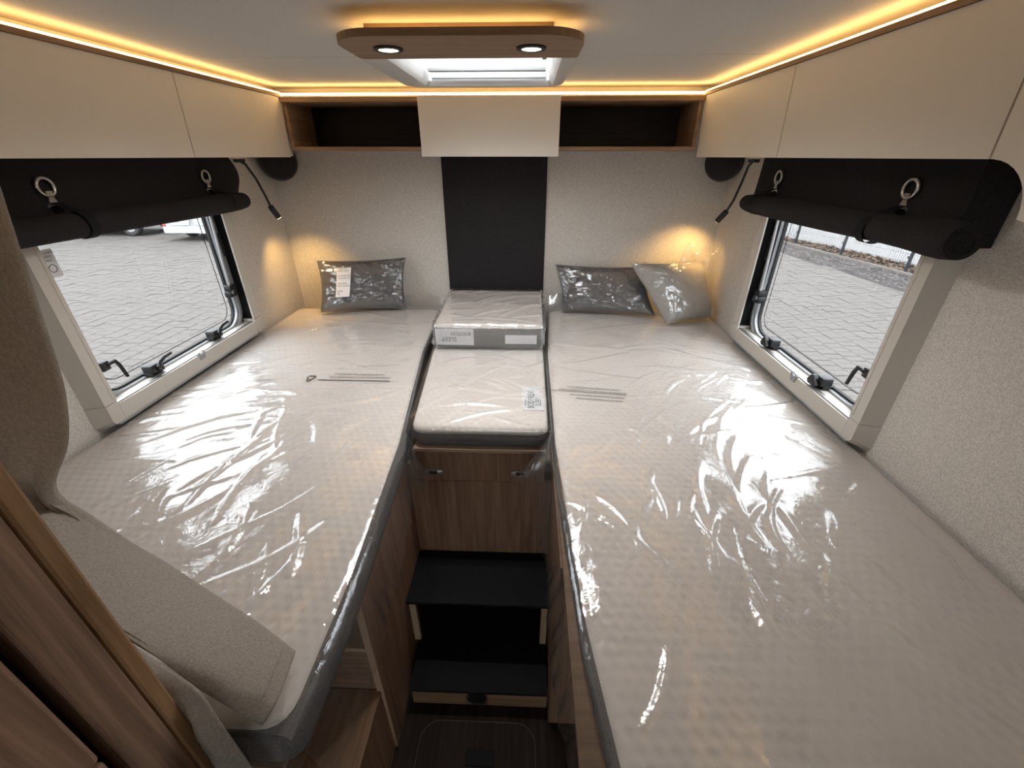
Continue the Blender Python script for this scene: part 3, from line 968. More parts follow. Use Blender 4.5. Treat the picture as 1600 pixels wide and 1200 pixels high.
def film_over(o, xw, inner_y, inner_x, y0, y1, side, creases, bulges, seed, drop=.140, front=False):
    """clear film laid over a mattress from the wall edge xw to the aisle edge, then hanging down the aisle side"""
    nt_, ns_ = 210, 22
    ny = int((y1 - y0) / .0052)
    ys = np.linspace(y0, y1, ny)
    A = np.zeros((ny, nt_ + ns_, 3))
    sgn = 1 if side < 0 else -1
    xi = np.interp(ys, inner_y, inner_x) + sgn * .006
    sgn = 1 if side < 0 else -1                 # direction from mattress out over the aisle
    T = np.linspace(0, 1, nt_)
    X = xw + (xi[:, None] - xw) * T[None, :]
    Yg = np.repeat(ys[:, None], nt_, 1)
    h = crease_field(X, Yg, creases) + wavy(X, Yg, 9, .0022, seed) + wavy(X, Yg, 30, .0013, seed + 1) + .0055
    ed = np.clip((1 - np.abs(2 * T - 1)) * 9, 0, 1)
    edge = (.55 + .45 * ed * ed * (3 - 2 * ed))[None, :]
    h = h * edge
    roll = np.clip((T - .975) / .025, 0, 1)[None, :]
    A[:, :nt_, 0] = X
    A[:, :nt_, 1] = Yg
    A[:, :nt_, 2] = ZM + np.maximum(h, .0032) - .004 * roll ** 2
    s = np.linspace(0, 1, ns_ + 1)[1:]
    nz = np.array([noise.noise(Vector((y * 4.0, seed, 0))) for y in ys])
    nz2 = np.array([noise.noise(Vector((y * 13.0, seed + 5, 0))) for y in ys])
    nz3 = np.array([noise.noise(Vector((y * 34.0, seed + 9, 0))) for y in ys])
    out = np.zeros(ny)
    for by, bw, ba in bulges:
        out += ba * np.exp(-((ys - by) / bw) ** 2)
    for k, t in enumerate(s):
        prof = math.sin(PI * min(1, t * .62)) ** 1.0
        pl_ = .008 + .030 * t + (out + .014 * nz + .011 * nz2 * t + .006 * nz3 * (.3 + t)) * prof
        pl_ = np.where(ys > 1.03, np.minimum(pl_, .004), pl_)
        A[:, nt_ + k, 0] = xi + sgn * np.maximum(pl_, .004)
        A[:, nt_ + k, 1] = ys
        A[:, nt_ + k, 2] = ZM - .008 - (drop + .020 * nz + .010 * nz2) * t
    m = MB().grid(A)
    # loose end of the bag: stands up against the end wall in ruffles
    nb_ = 10
    Rr = np.zeros((nb_, nt_, 3))
    for k in range(nb_):
        t = k / (nb_ - 1)
        for j in range(nt_):
            x = X[-1, j]
            q = noise.noise(Vector((x * 11, t * 1.5, seed))) + .5 * noise.noise(Vector((x * 31, t * 2, seed + 3)))
            Rr[k, j] = (x, y1 + .045 * t + .014 * q * t, A[-1, j, 2] + (.055 + .03 * q) * t ** 1.3)
    m.grid(Rr)
    if front:
        Fr = np.zeros((14, nt_ + 4, 3))
        for k in range(14):
            t = k / 13
            for j in range(nt_ + 4):
                jj = min(j + (4 if j >= nt_ else 0), nt_ + ns_ - 1)
                x, z = A[0, jj, 0], A[0, jj, 2]
                q = noise.noise(Vector((x * 9, t * 3, seed)))
                yf = y0 - .006 - .018 * math.sin(t * 2.2) - .012 * q * t
                Fr[k, j] = (x, max(yf, .2665) if x < -.41 else yf, z - (.13 + .02 * q) * t)
        m.grid(Fr)
    return put('film', m, M['film'], o, smooth=180, label='clear crinkled plastic film')


def rc(n, x0, x1, y0, y1, a0, a1, l0, l1, w0, w1, h0, h1, seed):
    r = np.random.default_rng(seed)
    return [(r.uniform(x0, x1), r.uniform(y0, y1), r.uniform(a0, a1), r.uniform(l0, l1), r.uniform(w0, w1), r.uniform(h0, h1)) for _ in range(n)]


# left mattress
lm = thing('mattress', (-0.80, 1.2, -0.845), 'beige quilted mattress in clear film, beside the draped curtain and the window facing the van', 'mattress', 'three film wrapped mattresses')
lin_y, lin_x = [0.28, .53, .97, 1.30, 1.62, 2.16], [-.335, -.333, -.356, -.395, -.432, -.452]
slab(lm, [(-1.225, .285), (-.335, .285), (-.335, .53), (-.358, .97), (-.397, 1.30), (-.434, 1.62), (-.452, 2.15), (-1.215, 2.15)], -.845, ZM, .015)
cl_ = rc(26, -1.2, -.45, 1.0, 2.1, -.35, .45, .10, .34, .005, .016, .0022, .006, 3) \
    + rc(34, -1.2, -.75, .75, 1.5, -.1, .75, .08, .26, .003, .010, .0025, .0065, 4) \
    + rc(34, -1.0, -.38, .36, 1.05, .5, 2.2, .05, .22, .003, .011, .0035, .0095, 5)
film_over(lm, -1.228, lin_y, lin_x, .275, 2.165, -1, cl_, [(.95, .06, .028), (.62, .14, .014), (.40, .10, .012)], 21, front=True)

# right mattress
rm = thing('mattress', (0.52, 1.1, -0.845), 'beige quilted mattress in clear film, beside the window facing the fence', 'mattress', 'three film wrapped mattresses')
rin_y, rin_x = [0.03, .256, .46, .98, 1.6, 2.17], [.152, .136, .112, .088, .090, .120]
slab(rm, [(.152, .03), (.926, .03), (.926, 2.155), (.120, 2.155), (.092, 1.6), (.090, .98), (.114, .46), (.138, .256)], -.845, ZM, .015)
cr_ = rc(22, .15, .9, 1.1, 2.1, -.5, .3, .10, .34, .005, .016, .0018, .005, 6) \
    + rc(30, .40, .9, .75, 1.45, .2, 1.2, .06, .22, .003, .012, .003, .0075, 7) \
    + rc(20, .13, .55, .6, 1.2, .8, 2.4, .04, .14, .003, .010, .003, .008, 8) \
    + rc(20, .20, .85, .26, .75, .6, 2.4, .05, .16, .003, .009, .0035, .009, 9)
film_over(rm, .929, rin_y, rin_x, .02, 2.165, 1, cr_, [(.96, .07, .062), (.80, .05, .016), (.55, .2, .010)], 33)

# middle mattress
mm = thing('mattress', (-0.15, 1.6, -0.79), 'short beige quilted mattress in clear film, filling the gap between the two long mattresses', 'mattress', 'three film wrapped mattresses')
slab(mm, [(-.343, 1.045), (.074, 1.045), (.076, 2.15), (-.400, 2.15), (-.392, 1.62)], -.788, ZM - .001, .026)
ny, nx = 170, 74
ys = np.linspace(1.035, 1.64, ny)
G = np.zeros((ny, nx, 3))
xl = np.interp(ys, [1.03, 1.64], [-.350, -.392])
T = np.linspace(0, 1, nx)
X = xl[:, None] + (.078 - xl[:, None]) * T[None]
Yg = np.repeat(ys[:, None], nx, 1)
h = crease_field(X, Yg, rc(26, -.33, .06, 1.06, 1.6, -.6, .9, .05, .22, .005, .014, .002, .006, 14)) + wavy(X, Yg, 14, .0014, 5) + .004
G[..., 0], G[..., 1], G[..., 2] = X, Yg, ZM + np.maximum(h, .002)
Fr = np.zeros((8, nx, 3))
for k in range(8):
    Fr[k, :, 0], Fr[k, :, 1], Fr[k, :, 2] = X[0], 1.035 - .004 * math.sin(k / 7 * PI), G[0, :, 2] - .012 * k * (k / 7)
put('film', MB().grid(G).grid(Fr), M['film'], mm, smooth=180, label='clear crinkled plastic film')
# woven brand label on the middle mattress, reading away from the camera
put('sewn_label', MB().loops([[(x, y, z) for x, y in ((-.006, 1.150), (.062, 1.150), (.060, 1.306), (-.012, 1.304))] for z in (ZM - .0005, ZM + .0008)]), M['label_white'], mm, label='pale satin brand label')
text('label_print', 'BODYFLEX', .031, (.022, 1.160, ZM + .0013), (0, 0, PI / 2), M['green_ink'], mm, sx_=.74)
text('label_print', 'SLEEP', .027, (.046, 1.175, ZM + .0013), (0, 0, PI / 2), M['green_ink'], mm, sx_=.75)
text('label_print', 'care', .015, (.054, 1.255, ZM + .0013), (0, 0, PI / 2), M['pink_ink'], mm)
text('label_print', 'MATTRESS', .010, (.004, 1.175, ZM + .0013), (0, 0, PI / 2), M['green_ink'], mm)
# warnings printed on the film, upside down to the camera
UP = (0, 0, PI)
zt_ = ZM + .0022


def recycle(o, x, y, r):
    m = MB()
    for k in range(3):
        a = -PI / 2 + k * 2 * PI / 3
        b = a + 2 * PI / 3
        p, q = Vector((x + r * math.cos(a), y + 1.7 * r * math.sin(a), zt_)), Vector((x + r * math.cos(b), y + 1.7 * r * math.sin(b), zt_))
        m.tube([p.lerp(q, .14), p.lerp(q, .80)], r * .11, 6)
        d = (q - p).normalized()
        s = Vector((-d.y, d.x, 0))
        e = p.lerp(q, .82)
        m.add([e + s * r * .26 - d * r * .1, e - s * r * .26 - d * r * .1, e + d * r * .30], [(0, 1, 2)])
    put('recycling_mark', m, M['ink'], o)


recycle(lm, -.782, 1.340, .019)
text('warning_print', '04', .018, (-.773, 1.332, zt_), UP, M['ink'], lm)
text('warning_print', 'ATTENZIONE PER EVITARE IL PERICOLO DI SOFFOCAMENTO TENERE', .0165, (-.490, 1.352, zt_), UP, M['ink'], lm, sx_=.44)
text('warning_print', 'LONTANO DAI BAMBINI E NON USARE NELLE CULLE', .0165, (-.520, 1.376, zt_), UP, M['ink'], lm, sx_=.48)
put('warning_rule', MB().box(-.750, -.486, 1.325, 1.3295, zt_, zt_ + .0004), M['ink'], lm)
text('warning_print', 'ATTENTION DANGER DE SUFFOCATION', .012, (-1.0, 1.392, zt_ + .003), UP, M['ink'], lm, sx_=.6)
text('warning_print', 'NE PAS LAISSER A LA PORTEE DES ENFANTS', .012, (-.985, 1.372, zt_ + .003), UP, M['ink'], lm, sx_=.6)
text('warning_print', 'WARNING KEEP AWAY FROM BABIES', .012, (-.90, 1.318, zt_ + .003), UP, M['ink'], lm, sx_=.7)
RT = (0, 0, PI - .11)
text('warning_print', 'ATTENZIONE PER EVITARE IL PERICOLO DI SOFFOCAMENTO TENERE', .0165, (.345, 1.266, zt_), RT, M['ink'], rm, sx_=.44)
text('warning_print', 'LONTANO DAI BAMBINI NON USARE NELLE CULLE', .0165, (.330, 1.288, zt_), RT, M['ink'], rm, sx_=.48)
put('warning_rule', MB().loops([[(.092, 1.281, z), (.345, 1.2525, z), (.345, 1.2545, z), (.092, 1.283, z)] for z in (zt_, zt_ + .0004)]), M['ink'], rm)
text('warning_print', 'WARNING TO AVOID DANGER OF SUFFOCATION KEEP', .0165, (.335, 1.235, zt_), RT, M['ink'], rm, sx_=.44)
text('warning_print', 'THIS BAG AWAY FROM BABIES AND CHILDREN', .0165, (.325, 1.213, zt_), RT, M['ink'], rm, sx_=.44)

# ------------------------------------------------------------------ wrapped cushion block on the middle mattress
cz0, cz1 = ZM + .008, -.606
ck = thing('seat_cushion', (-.158, 1.88, cz0), 'thick square cushion block in clear film, lying on the middle mattress', 'cushion')
P = round_poly([(-.380, 1.622), (.070, 1.622), (.074, 2.135), (-.388, 2.135)], .025)
put('side_band', MB().loops([[(x, y, z) for x, y in offset_poly(P, d)] for d, z in ((.008, cz0), (0, cz0 + .012), (0, cz1 - .02), (.003, cz1 - .016))]), M['side'], ck, smooth=60)
put('cover', capped([[(x, y, z) for x, y in offset_poly(P, d)] for d, z in ((.003, cz1 - .017), (0, cz1 - .013), (.004, cz1 - .004), (.012, cz1), (.015, cz1), (.020, cz1))]), M['quilt'], ck, smooth=60)
put('sewn_label', MB().box(-.372, -.215, 1.6185, 1.6205, cz0 + .014, cz1 - .016), M['label_white'], ck, label='pale satin brand label, upside down')
put('carton_sleeve', MB().box(-.085, .045, 1.6185, 1.6205, cz0 + .022, cz0 + .060), M['label_white'], ck)
text('label_print', 'SLEEP', .026, (-.285, 1.6175, cz0 + .040), (PI / 2, PI, 0), M['green_ink'], ck)
text('label_print', 'BODYFLEX', .022, (-.225, 1.6175, cz0 + .064), (PI / 2, PI, 0), M['green_ink'], ck, sx_=.8)
m = MB()
rows = []
Q = []
for i in range(len(P)):                      # even out the outline
    a, b = Vector(P[i]), Vector(P[(i + 1) % len(P)])
    k = max(1, int((b - a).length / .010))
    Q += [tuple(a.lerp(b, t / k)) for t in range(k)]
for d, z, am in ((-.006, cz0 + .001, .010), (-.010, cz0 + .018, .012), (-.009, cz0 + .045, .010), (-.008, cz0 + .070, .008), (-.010, cz1 - .012, .006), (-.006, cz1 + .004, .006), (.012, cz1 + .007, .004)):
    q = offset_poly(Q, d)
    row = []
    for x, y in q:
        e = noise.noise(Vector((x * 18, y * 18, z * 20))) + .6 * noise.noise(Vector((x * 47, y * 47, z * 40)))
        c = Vector((x + .158, y - 1.88)).normalized()
        row.append((x + c.x * am * max(e, -.3), y + c.y * am * max(e, -.3), max(z + .006 * e * (1 if z > -.65 else .3), cz0 + .0005)))
    rows.append(row)
m.loops(rows, False, False)
nx, ny = 66, 74
gx, gy = np.meshgrid(np.linspace(-.378, .064, nx), np.linspace(1.628, 2.128, ny))
hh = crease_field(gx, gy, rc(22, -.36, .05, 1.64, 2.1, -.5, 1.2, .06, .25, .005, .013, .003, .008, 17)) + wavy(gx, gy, 22, .0016, 8) + .006
m.grid(np.stack([gx, gy, cz1 + np.maximum(hh, .003)], 2))
put('film', m, M['bag'], ck, smooth=180, label='clear crinkled plastic film')


# ------------------------------------------------------------------ pillows
def pillow(name, corners, thick, m, label, bagm, lab=None, seed=1, pin=.07, spike=None):
    """corners: bottom-left, bottom-right, top-right, top-left of the pillow's mid plane, seen from the front"""
    bl, br, tr, tl = [Vector(c) for c in corners]
    base = (bl + br) / 2
    nrm = (br - bl).cross(tl - bl).normalized()          # towards the room
    o = thing(name, base, label, 'pillow', 'small pillows in clear bags')
    N = 64

    def mid(u, v):
        u2 = u * (1 - pin * (1 - v * v))
        v2 = v * (1 - pin * (1 - u * u))
        a, b = (u2 + 1) / 2, (v2 + 1) / 2
        return bl * (1 - a) * (1 - b) + br * a * (1 - b) + tr * a * b + tl * (1 - a) * b

    def surf(side, grow, amp, sc, lift=0.0, ext=1.0):
        A = np.zeros((N, N, 3))
        for i in range(N):
            for j in range(N):
                u, v = -1 + 2 * i / (N - 1), -1 + 2 * j / (N - 1)
                us, vs = math.sin(u * PI / 2), math.sin(v * PI / 2)
                p = mid(us * ext, vs * ext)
                t = thick * (max(0, 1 - us ** 4) * max(0, 1 - vs ** 4)) ** .55 * (1 + .12 * noise.noise(Vector((u * 1.7, v * 1.7, seed))))
                e = noise.noise(Vector((us * sc, vs * sc, seed + side))) + .5 * noise.noise(Vector((us * sc * 2.7, vs * sc * 2.7, seed + 7)))
                if sc > 3:                       # sharp crackled folds of the bag
                    e = .35 * e + .9 * (.35 - abs(noise.noise(Vector((us * 2.6 + vs, vs * 4.2, seed + 2)))) ) + .55 * (.3 - abs(noise.noise(Vector((us * 7.3, vs * 6.1 + us * 2, seed + 4)))))
                bord = max(abs(us), abs(vs))
                q = p + nrm * side * (t + grow + amp * e * (1 if bord < .97 else .6))
                A[i, j] = q[:]
        return A
    b = MB().grid(surf(1, 0, .004, 2.0)).grid(surf(-1, 0, .003, 2.0))
    put('cushion', b, m, o, smooth=180)
    # corded seam
    sm = []
    for k in range(64):
        t = k / 16
        s_, f = int(t) % 4, t - int(t)
        u, v = ((-1 + 2 * f, -1), (1, -1 + 2 * f), (1 - 2 * f, 1), (-1, 1 - 2 * f))[s_]
        sm.append(mid(u, v))
    put('seam', MB().tube(sm, .0035, 6, closed=True), m, o, smooth=60)
    g = MB().grid(surf(1, .007, .0095, 6.0, ext=1.05))
    if spike:
        # gathered bag mouth standing up at one corner
        Sg = np.zeros((9, 26, 3))
        e0, e1, d = Vector(spike[0]), Vector(spike[1]), Vector(spike[2])
        for i in range(9):
            for j in range(26):
                t, f = i / 8, j / 25
                q = noise.noise(Vector((f * 9, t * 1.6, seed))) + .5 * noise.noise(Vector((f * 23, t * 3, seed)))
                p = e0.lerp(e1, f) + d * t * (1 + .5 * q) + nrm * (.020 * q * (1 - .3 * t) + .004)
                Sg[i, j] = p[:]
        g.grid(Sg)
    put('bag', g, bagm, o, smooth=180, label='clear plastic bag')
    if lab:
        (u0, u1, v0, v1, sk_) = lab
        G = np.zeros((10, 10, 3))
        for i in range(10):
            for j in range(10):
                a, b2 = i / 9, j / 9
                us = u0 + (u1 - u0) * a + sk_ * b2
                vs = v0 + (v1 - v0) * b2
                p = mid(us, vs)
                t = thick * (max(0, 1 - us ** 4) * max(0, 1 - vs ** 4)) ** .55 * 1.06
                G[i, j] = (p + nrm * (t + .0135))[:]
        G2 = G - np.array((nrm * .0006)[:])
        pl_ = put('paper_label', MB().grid(G).grid(G2), M['white'], o, smooth=180, label='white printed paper label')
        ctr = Vector(G[4, 4])
        ex = (Vector(G[9, 4]) - Vector(G[0, 4])).normalized()
        ey = (Vector(G[4, 9]) - Vector(G[4, 0])).normalized()
        ez = ex.cross(ey).normalized()
        R = Matrix((ex, ez.cross(ex), ez)).transposed()
        lines = ['DELIVERY NOTE', 'ORDER 4 / PILLOW', '', 'ITEM  CUSHION 45x28', 'COLOUR GREY  QTY 2', '', 'FABRIC 100% PES', 'WASH 30  NO BLEACH', '', 'CHECKED', '14']
        W_ = (Vector(G[9, 4]) - Vector(G[0, 4])).length
        H_ = (Vector(G[4, 9]) - Vector(G[4, 0])).length
        for k, s_ in enumerate(lines):
            if not s_:
                continue
            j = 8.6 - k * .76
            j0 = int(j)
            p = Vector(G[1, j0]).lerp(Vector(G[1, min(9, j0 + 1)]), j - j0) + ez * .0035
            text('label_line', s_, .0098 if k < 10 else .02, p, R.to_euler(), M['ink'], o, sx_=.62)
    return o


pillow('pillow', [(-1.045, 2.035, -.700), (-.632, 2.120, -.700), (-.628, 2.195, -.462), (-1.062, 2.145, -.470)], .044, M['cushion'],
       'dark grey pillow in a clear bag with a white paper label on its front', M['bag'], lab=(-.62, -.28, -.55, .66, .08), seed=3)
pillow('pillow', [(.186, 2.100, -.700), (.640, 2.050, -.700), (.590, 2.160, -.490), (.150, 2.185, -.488)], .044, M['cushion'],
       'dark grey pillow in a clear bag, half hidden behind the beige pillow', M['bag'], seed=8)
pillow('pillow', [(.668, 1.925, -.697), (.905, 2.010, -.694), (.868, 2.150, -.462), (.492, 2.045, -.448)], .058, M['cushion_beige'],
       'beige pillow in a loose crumpled clear bag, leaning in the corner on the grey pillow', M['bag'], seed=12, pin=.05,
       spike=[(.72, 2.08, -.455), (.905, 2.12, -.50), (.03, .025, .085)])

# ------------------------------------------------------------------ bed bases, steps, chest
XA0, XA1 = -0.372, 0.092


def bed_base(side):
    if side < 0:
        o = thing('bed_base', (-.8, 1.3, ZF), 'oak bed base with an open cubby, under the mattress beside the curtain', 'bed base', 'oak bed bases')
        put('side_panel', MB().box(XA0 - .016, XA0, .605, YB - .01, ZF, -.862, .001), M['wood_z'], o)
        put('bed_board', MB().box(XL, XA0 - .0, .285, YB - .01, -.862, -.848), M['wood_x'], o)
        put('cubby_front', MB().box(XL, XA0 - .017, .607, .623, -1.282, -1.102), M['wood_x'], o)
        put('cubby_shelf', MB().box(XL, XA0 - .012, .603, 1.0, -1.102, -1.087, .001), M['wood_edge'], o, label='shelf board with a pale edge')
        put('cubby_lining', MB().box(XL, XA0 - .017, .98, 1.0, -1.086, -.863), M['black_mat'], o)
        put('platform_top', MB().box(XL, XA0 - .006, .272, .606, -1.298, -1.283, .001), M['wood_y'], o)
        put('platform_side', MB().box(XA0 - .024, XA0 - .008, .272, .604, ZF, -1.299), M['wood_z'], o)
        put('edge_strip', MB().box(XA0 - .0165, XA0 + .0005, .602, .605, ZF, -.863), M['wood_edge'], o)
    else:
        o = thing('bed_base', (.5, 1.3, ZF), 'oak bed base under the mattress beside the window facing the fence', 'bed base', 'oak bed bases')
        put('side_panel', MB().box(XA1, XA1 + .016, .68, YB - .01, ZF, -.862, .001), M['wood_z'], o)
        put('corner_post', MB().box(XA1 + .017, XA1 + .09, .68, .70, ZF, -.862, .001), M['wood_z'], o)
        put('bed_board', MB().box(XA1 + .004, XR - .004, .03, YB - .01, -.862, -.848), M['wood_x'], o)
        put('recess_panel', MB().box(XA1 + .14, XA1 + .156, .02, .68, ZF, -.862), M['wood_z'], o)


bed_base(-1)
bed_base(1)

ch = thing('locker_chest', (-.14, 1.5, -1.26), 'oak chest front with two push latches, under the middle mattress', 'chest')
put('front_panel', MB().box(XA0 + .001, XA1 - .001, 1.052, 1.068, -1.60, -.928, .001), M['wood_z'], ch)
put('rail', MB().box(XA0 + .001, XA0 + .016, 1.052, 1.068, -.927, -.862), M['wood_z'], ch)
dw = put('drawer_front', MB().box(-.352, .066, 1.046, 1.062, -.922, -.806, .0015), M['wood_z'], ch, label='flap with two grey push latches')
put('top_board', MB().box(-.342, .066, 1.040, 2.2, -.804, -.7925, .001), M['wood_edge'], ch)
for x in (-.286, -.010):
    f_ = rrect(x - .030, x + .030, -.898, -.876, .0105, 5)
    f2 = rrect(x - .026, x + .026, -.894, -.880, .007, 5)
    a = MB().loops([[(p, 1.0455, q) for p, q in f_], [(p, 1.040, q) for p, q in f_], [(p, 1.037, q) for p, q in f2]])
    put('latch', a, M['latch'], dw, smooth=40)
    put('latch_button', MB().box(x - .014, x + .012, 1.033, 1.039, -.886, -.877, .0015), M['rubber'], dw)

sp = thing('steps', (-.14, .9, ZF), 'two black treads on oak sides, in the aisle between the long mattresses', 'steps')
put('tread', MB().box(XA0 + .002, XA1 - .006, .845, 1.05, -1.268, -1.255, .002), M['tread'], sp)
put('tread', MB().box(XA0 + .018, XA1 - .006, .712, 1.05, -1.513, -1.500, .002), M['tread'], sp)
put('gusset', MB().box(XA0 + .001, XA0 + .022, .87, .885, -1.499, -1.269), M['wood_edge'], sp)
put('gusset', MB().box(XA1 - .026, XA1 - .006, .87, .885, -1.499, -1.269), M['wood_edge'], sp)
put('riser', MB().box(XA0 + .001, XA1 - .006, 1.03, 1.05, -1.499, -1.269), M['black_mat'], sp)
put('riser', MB().box(XA0 + .02, XA1 - .004, .722, .738, ZF, -1.514, .001), M['wood_x'], sp)
put('vent', MB().lathe((-.141, .7225, -1.556), (0, -1, 0), [(.034, 0), (.034, .003), (.030, .005), (.028, .002), (.008, .002)], 28), M['black'], sp, smooth=40, label='round black floor vent')
# floor hatch with a sunken catch
hr = rrect(-.31, .05, .20, .675, .06, 8)
hr2 = rrect(-.3085, .0485, .2015, .6735, .0585, 8)
hat = put('floor_hatch', MB().loops([[(x, y, ZF + .0005) for x, y in hr2], [(x, y, ZF + .003) for x, y in hr2]]), M['floor'], label='dark hatch let into the floor before the steps', cat='hatch')
put('hatch_edge', MB().ring(hr, hr2, lambda a, b, d: (a, b, d), ZF + .0005, ZF + .0036), M['hatch_line'], hat)
put('hatch_catch', MB().box(-.160, -.075, .560, .600, ZF + .003, ZF + .007, .002), M['black_mat'], hat)

# ------------------------------------------------------------------ wardrobe corner beside the camera
wd = thing('wardrobe', (-.50, .2, ZF), 'oak wardrobe corner post and doors standing close in front, over the curtain', 'wardrobe')
xw = -.43
put('post', MB().box(-.56, xw, .197, .241, ZF, ZC - .002, .003), M['wood_post'], wd)
put('edge_strip', MB().box(-.56, xw + .0012, .2415, .262, ZF, ZC - .002, .004), M['wood_strip'], wd, label='lighter oak edge strip')
put('door', MB().box(xw - .02, xw - .001, -.35, .186, -.5485, ZC - .004, .005, 3), M['wood_post'], wd)
put('drawer', MB().box(xw - .02, xw - .001, -.35, .186, -1.2, -.5535, .005, 3), M['wood_post'], wd)
put('carcass', MB().box(-.56, xw - .021, -.36, .196, ZF, ZC - .002), M['black_mat'], wd)

# ------------------------------------------------------------------ curtain draped over the foot of the mattress
cu = thing('curtain', (-.6, .4, -.70), 'heavy beige linen curtain hanging from the ceiling and draped across the mattress foot', 'curtain')
U = [(-.455, .42, .243), (-.475, .42, .06), (-.494, .42, -.02), (-.51, .42, -.09), (-.528, .42, -.172), (-.546, .42, -.245), (-.578, .42, -.321), (-.617, .42, -.382),
     (-.623, .43, -.442), (-.616, .445, -.527), (-.581, .45, -.587), (-.514, .435, -.636), (-.429, .405, -.662), (-.355, .375, -.688)]
L = [(-.975, .40, .243), (-.98, .39, .06), (-1.0, .38, -.02), (-1.0, .37, -.12), (-.98, .36, -.22), (-.93, .35, -.32), (-.84, .335, -.37), (-.70, .32, -.385),
     (-.60, .31, -.395), (-.542, .305, -.432), (-.518, .30, -.495), (-.479, .295, -.552), (-.429, .287, -.634), (-.357, .277, -.687)]


def spl(P, n):
    P = np.array(P, float)
    t = np.linspace(0, len(P) - 1, n)
    out = np.zeros((n, 3))
    for i, q in enumerate(t):
        k = min(int(q), len(P) - 2)
        f = q - k
        p0, p1, p2, p3 = P[max(k - 1, 0)], P[k], P[k + 1], P[min(k + 2, len(P) - 1)]
        out[i] = .5 * ((2 * p1) + (-p0 + p2) * f + (2 * p0 - 5 * p1 + 4 * p2 - p3) * f * f + (-p0 + 3 * p1 - 3 * p2 + p3) * f ** 3)
    return out


NR, NC = 120, 64
us, ls = spl(U, NR), spl(L, NR)
A = np.zeros((NR, NC, 3))
for i in range(NR):
    r_ = i / (NR - 1) * 13
    hang = max(0, 1 - r_ / 7.0)                 # 1 at the rail, 0 from the pinch on
    lay = min(1, max(0, (r_ - 7.5) / 3))
    a, b = us[i], ls[i]
    for j in range(NC):
        f = j / (NC - 1)
        p = a + (b - a) * f
        if hang > 0:                             # the outer fold comes towards the camera, then the cloth runs back to the wall
            c_ = np.array((a[0] - .075, .298, (a[2] + b[2]) / 2))
            k_ = f / .35 if f < .35 else (f - .35) / .65
            q_ = a + (c_ - a) * k_ if f < .35 else c_ + (b - c_) * k_
            p = p + (q_ - p) * min(1, hang * 3.5)
        # hanging folds
        fold = .012 * math.sin(f * 17 + .35 * r_) * (hang ** .6) * min(1, f * 6)
        # bunching at the pinch
        d7 = math.exp(-((r_ - 7.2) / 1.1) ** 2)
        bun = (.020 * math.sin(f * 10 + 1.0) + .010 * math.sin(f * 23)) * d7
        # rounded roll of cloth where it lies
        bel = .068 * math.sin(PI * f) ** .8 * lay + .010 * math.sin(f * 6.5 + r_) * lay * math.sin(PI * f)
        p = p + np.array((.30, -.62, .35)) * bel + np.array((.25, -1, 0)) * (fold + bun)
        if lay > 0:
            tuck = max(0, f - .86) / .14
            p = p + np.array((-.02, .02, -.012)) * tuck * lay
        A[i, j] = p
put('fabric', MB().grid(A), M['curtain'], cu, smooth=180)
sdf = cu.children[0].modifiers.new('cloth_thickness', 'SOLIDIFY')
sdf.thickness = .004
# hem band with its stitch line at the laid end
hem = [A[-4, j] + np.array((.0015, -.0015, .003)) for j in range(2, NC - 2)]
put('hem_seam', MB().tube(hem, .0011, 5), M['curtain'], cu, smooth=60)
Tt = [(-.56, .32, -.44), (-.505, .30, -.520), (-.465, .29, -.562), (-.414, .275, -.594), (-.390, .262, -.653), (-.378, .255, -.733), (-.372, .252, -.80)]
Tb = [(-.56, .285, -.40), (-.515, .268, -.474), (-.51, .266, -.555), (-.50, .264, -.641), (-.465, .26, -.711), (-.455, .257, -.808), (-.45, .255, -.87)]
ta, tb = spl(Tt, 50), spl(Tb, 50)
A2 = np.zeros((50, 20, 3))
for i in range(50):
    for j in range(20):
        f = j / 19
        A2[i, j] = ta[i] + (tb[i] - ta[i]) * f + np.array((.35, -.55, .3)) * (.024 * math.sin(PI * min(1, f * 1.2)))
        A2[i, j, 1] = max(A2[i, j, 1], .245 if A2[i, j, 0] > -.42 else .266)
tl_ = put('fold', MB().grid(A2), M['curtain'], cu, smooth=180)
sdf = tl_.modifiers.new('cloth_thickness', 'SOLIDIFY')
sdf.thickness = .004

# ------------------------------------------------------------------ outside: yard, fence, vans
G0 = -2.45
pav = speckle('concrete_paver', (0.090, 0.0815, 0.074), 0.22, 40, 0.9, 0.4, .004)
joint = mat('paver_joint', (0.045, 0.040, 0.036), 0.95)
grav = speckle('gravel_bed', (0.045, 0.040, 0.038), 0.6, 22, 0.95, 0.8, .02)
stone_m = speckle('gravel_stone', (0.10, 0.088, 0.084), 0.5, 8, 0.95, 0.3)
leaf_m = speckle('dead_leaf', (0.11, 0.075, 0.05), 0.5, 6, 0.95, 0.3)
put('ground', MB().box(-60, 60, -40, 70, G0 - .12, G0 - .03), joint, kind='structure', label='sandy ground of the yard around the van')


def paver_mesh(wx, wy, name):
    me = bpy.data.meshes.new(name)
    e = .008
    V = [(-wx, -wy, -.05), (wx, -wy, -.05), (wx, wy, -.05), (-wx, wy, -.05), (-wx, -wy, -.007), (wx, -wy, -.007), (wx, wy, -.007), (-wx, wy, -.007),
         (-wx + e, -wy + e, 0), (wx - e, -wy + e, 0), (wx - e, wy - e, 0), (-wx + e, wy - e, 0)]
    Fc = [(8, 9, 10, 11)] + [(k, (k + 1) % 4, 4 + (k + 1) % 4, 4 + k) for k in range(4)] + [(4 + k, 4 + (k + 1) % 4, 8 + (k + 1) % 4, 8 + k) for k in range(4)]
    me.from_pydata(V, [], Fc)
    me.materials.append(pav)
    return me


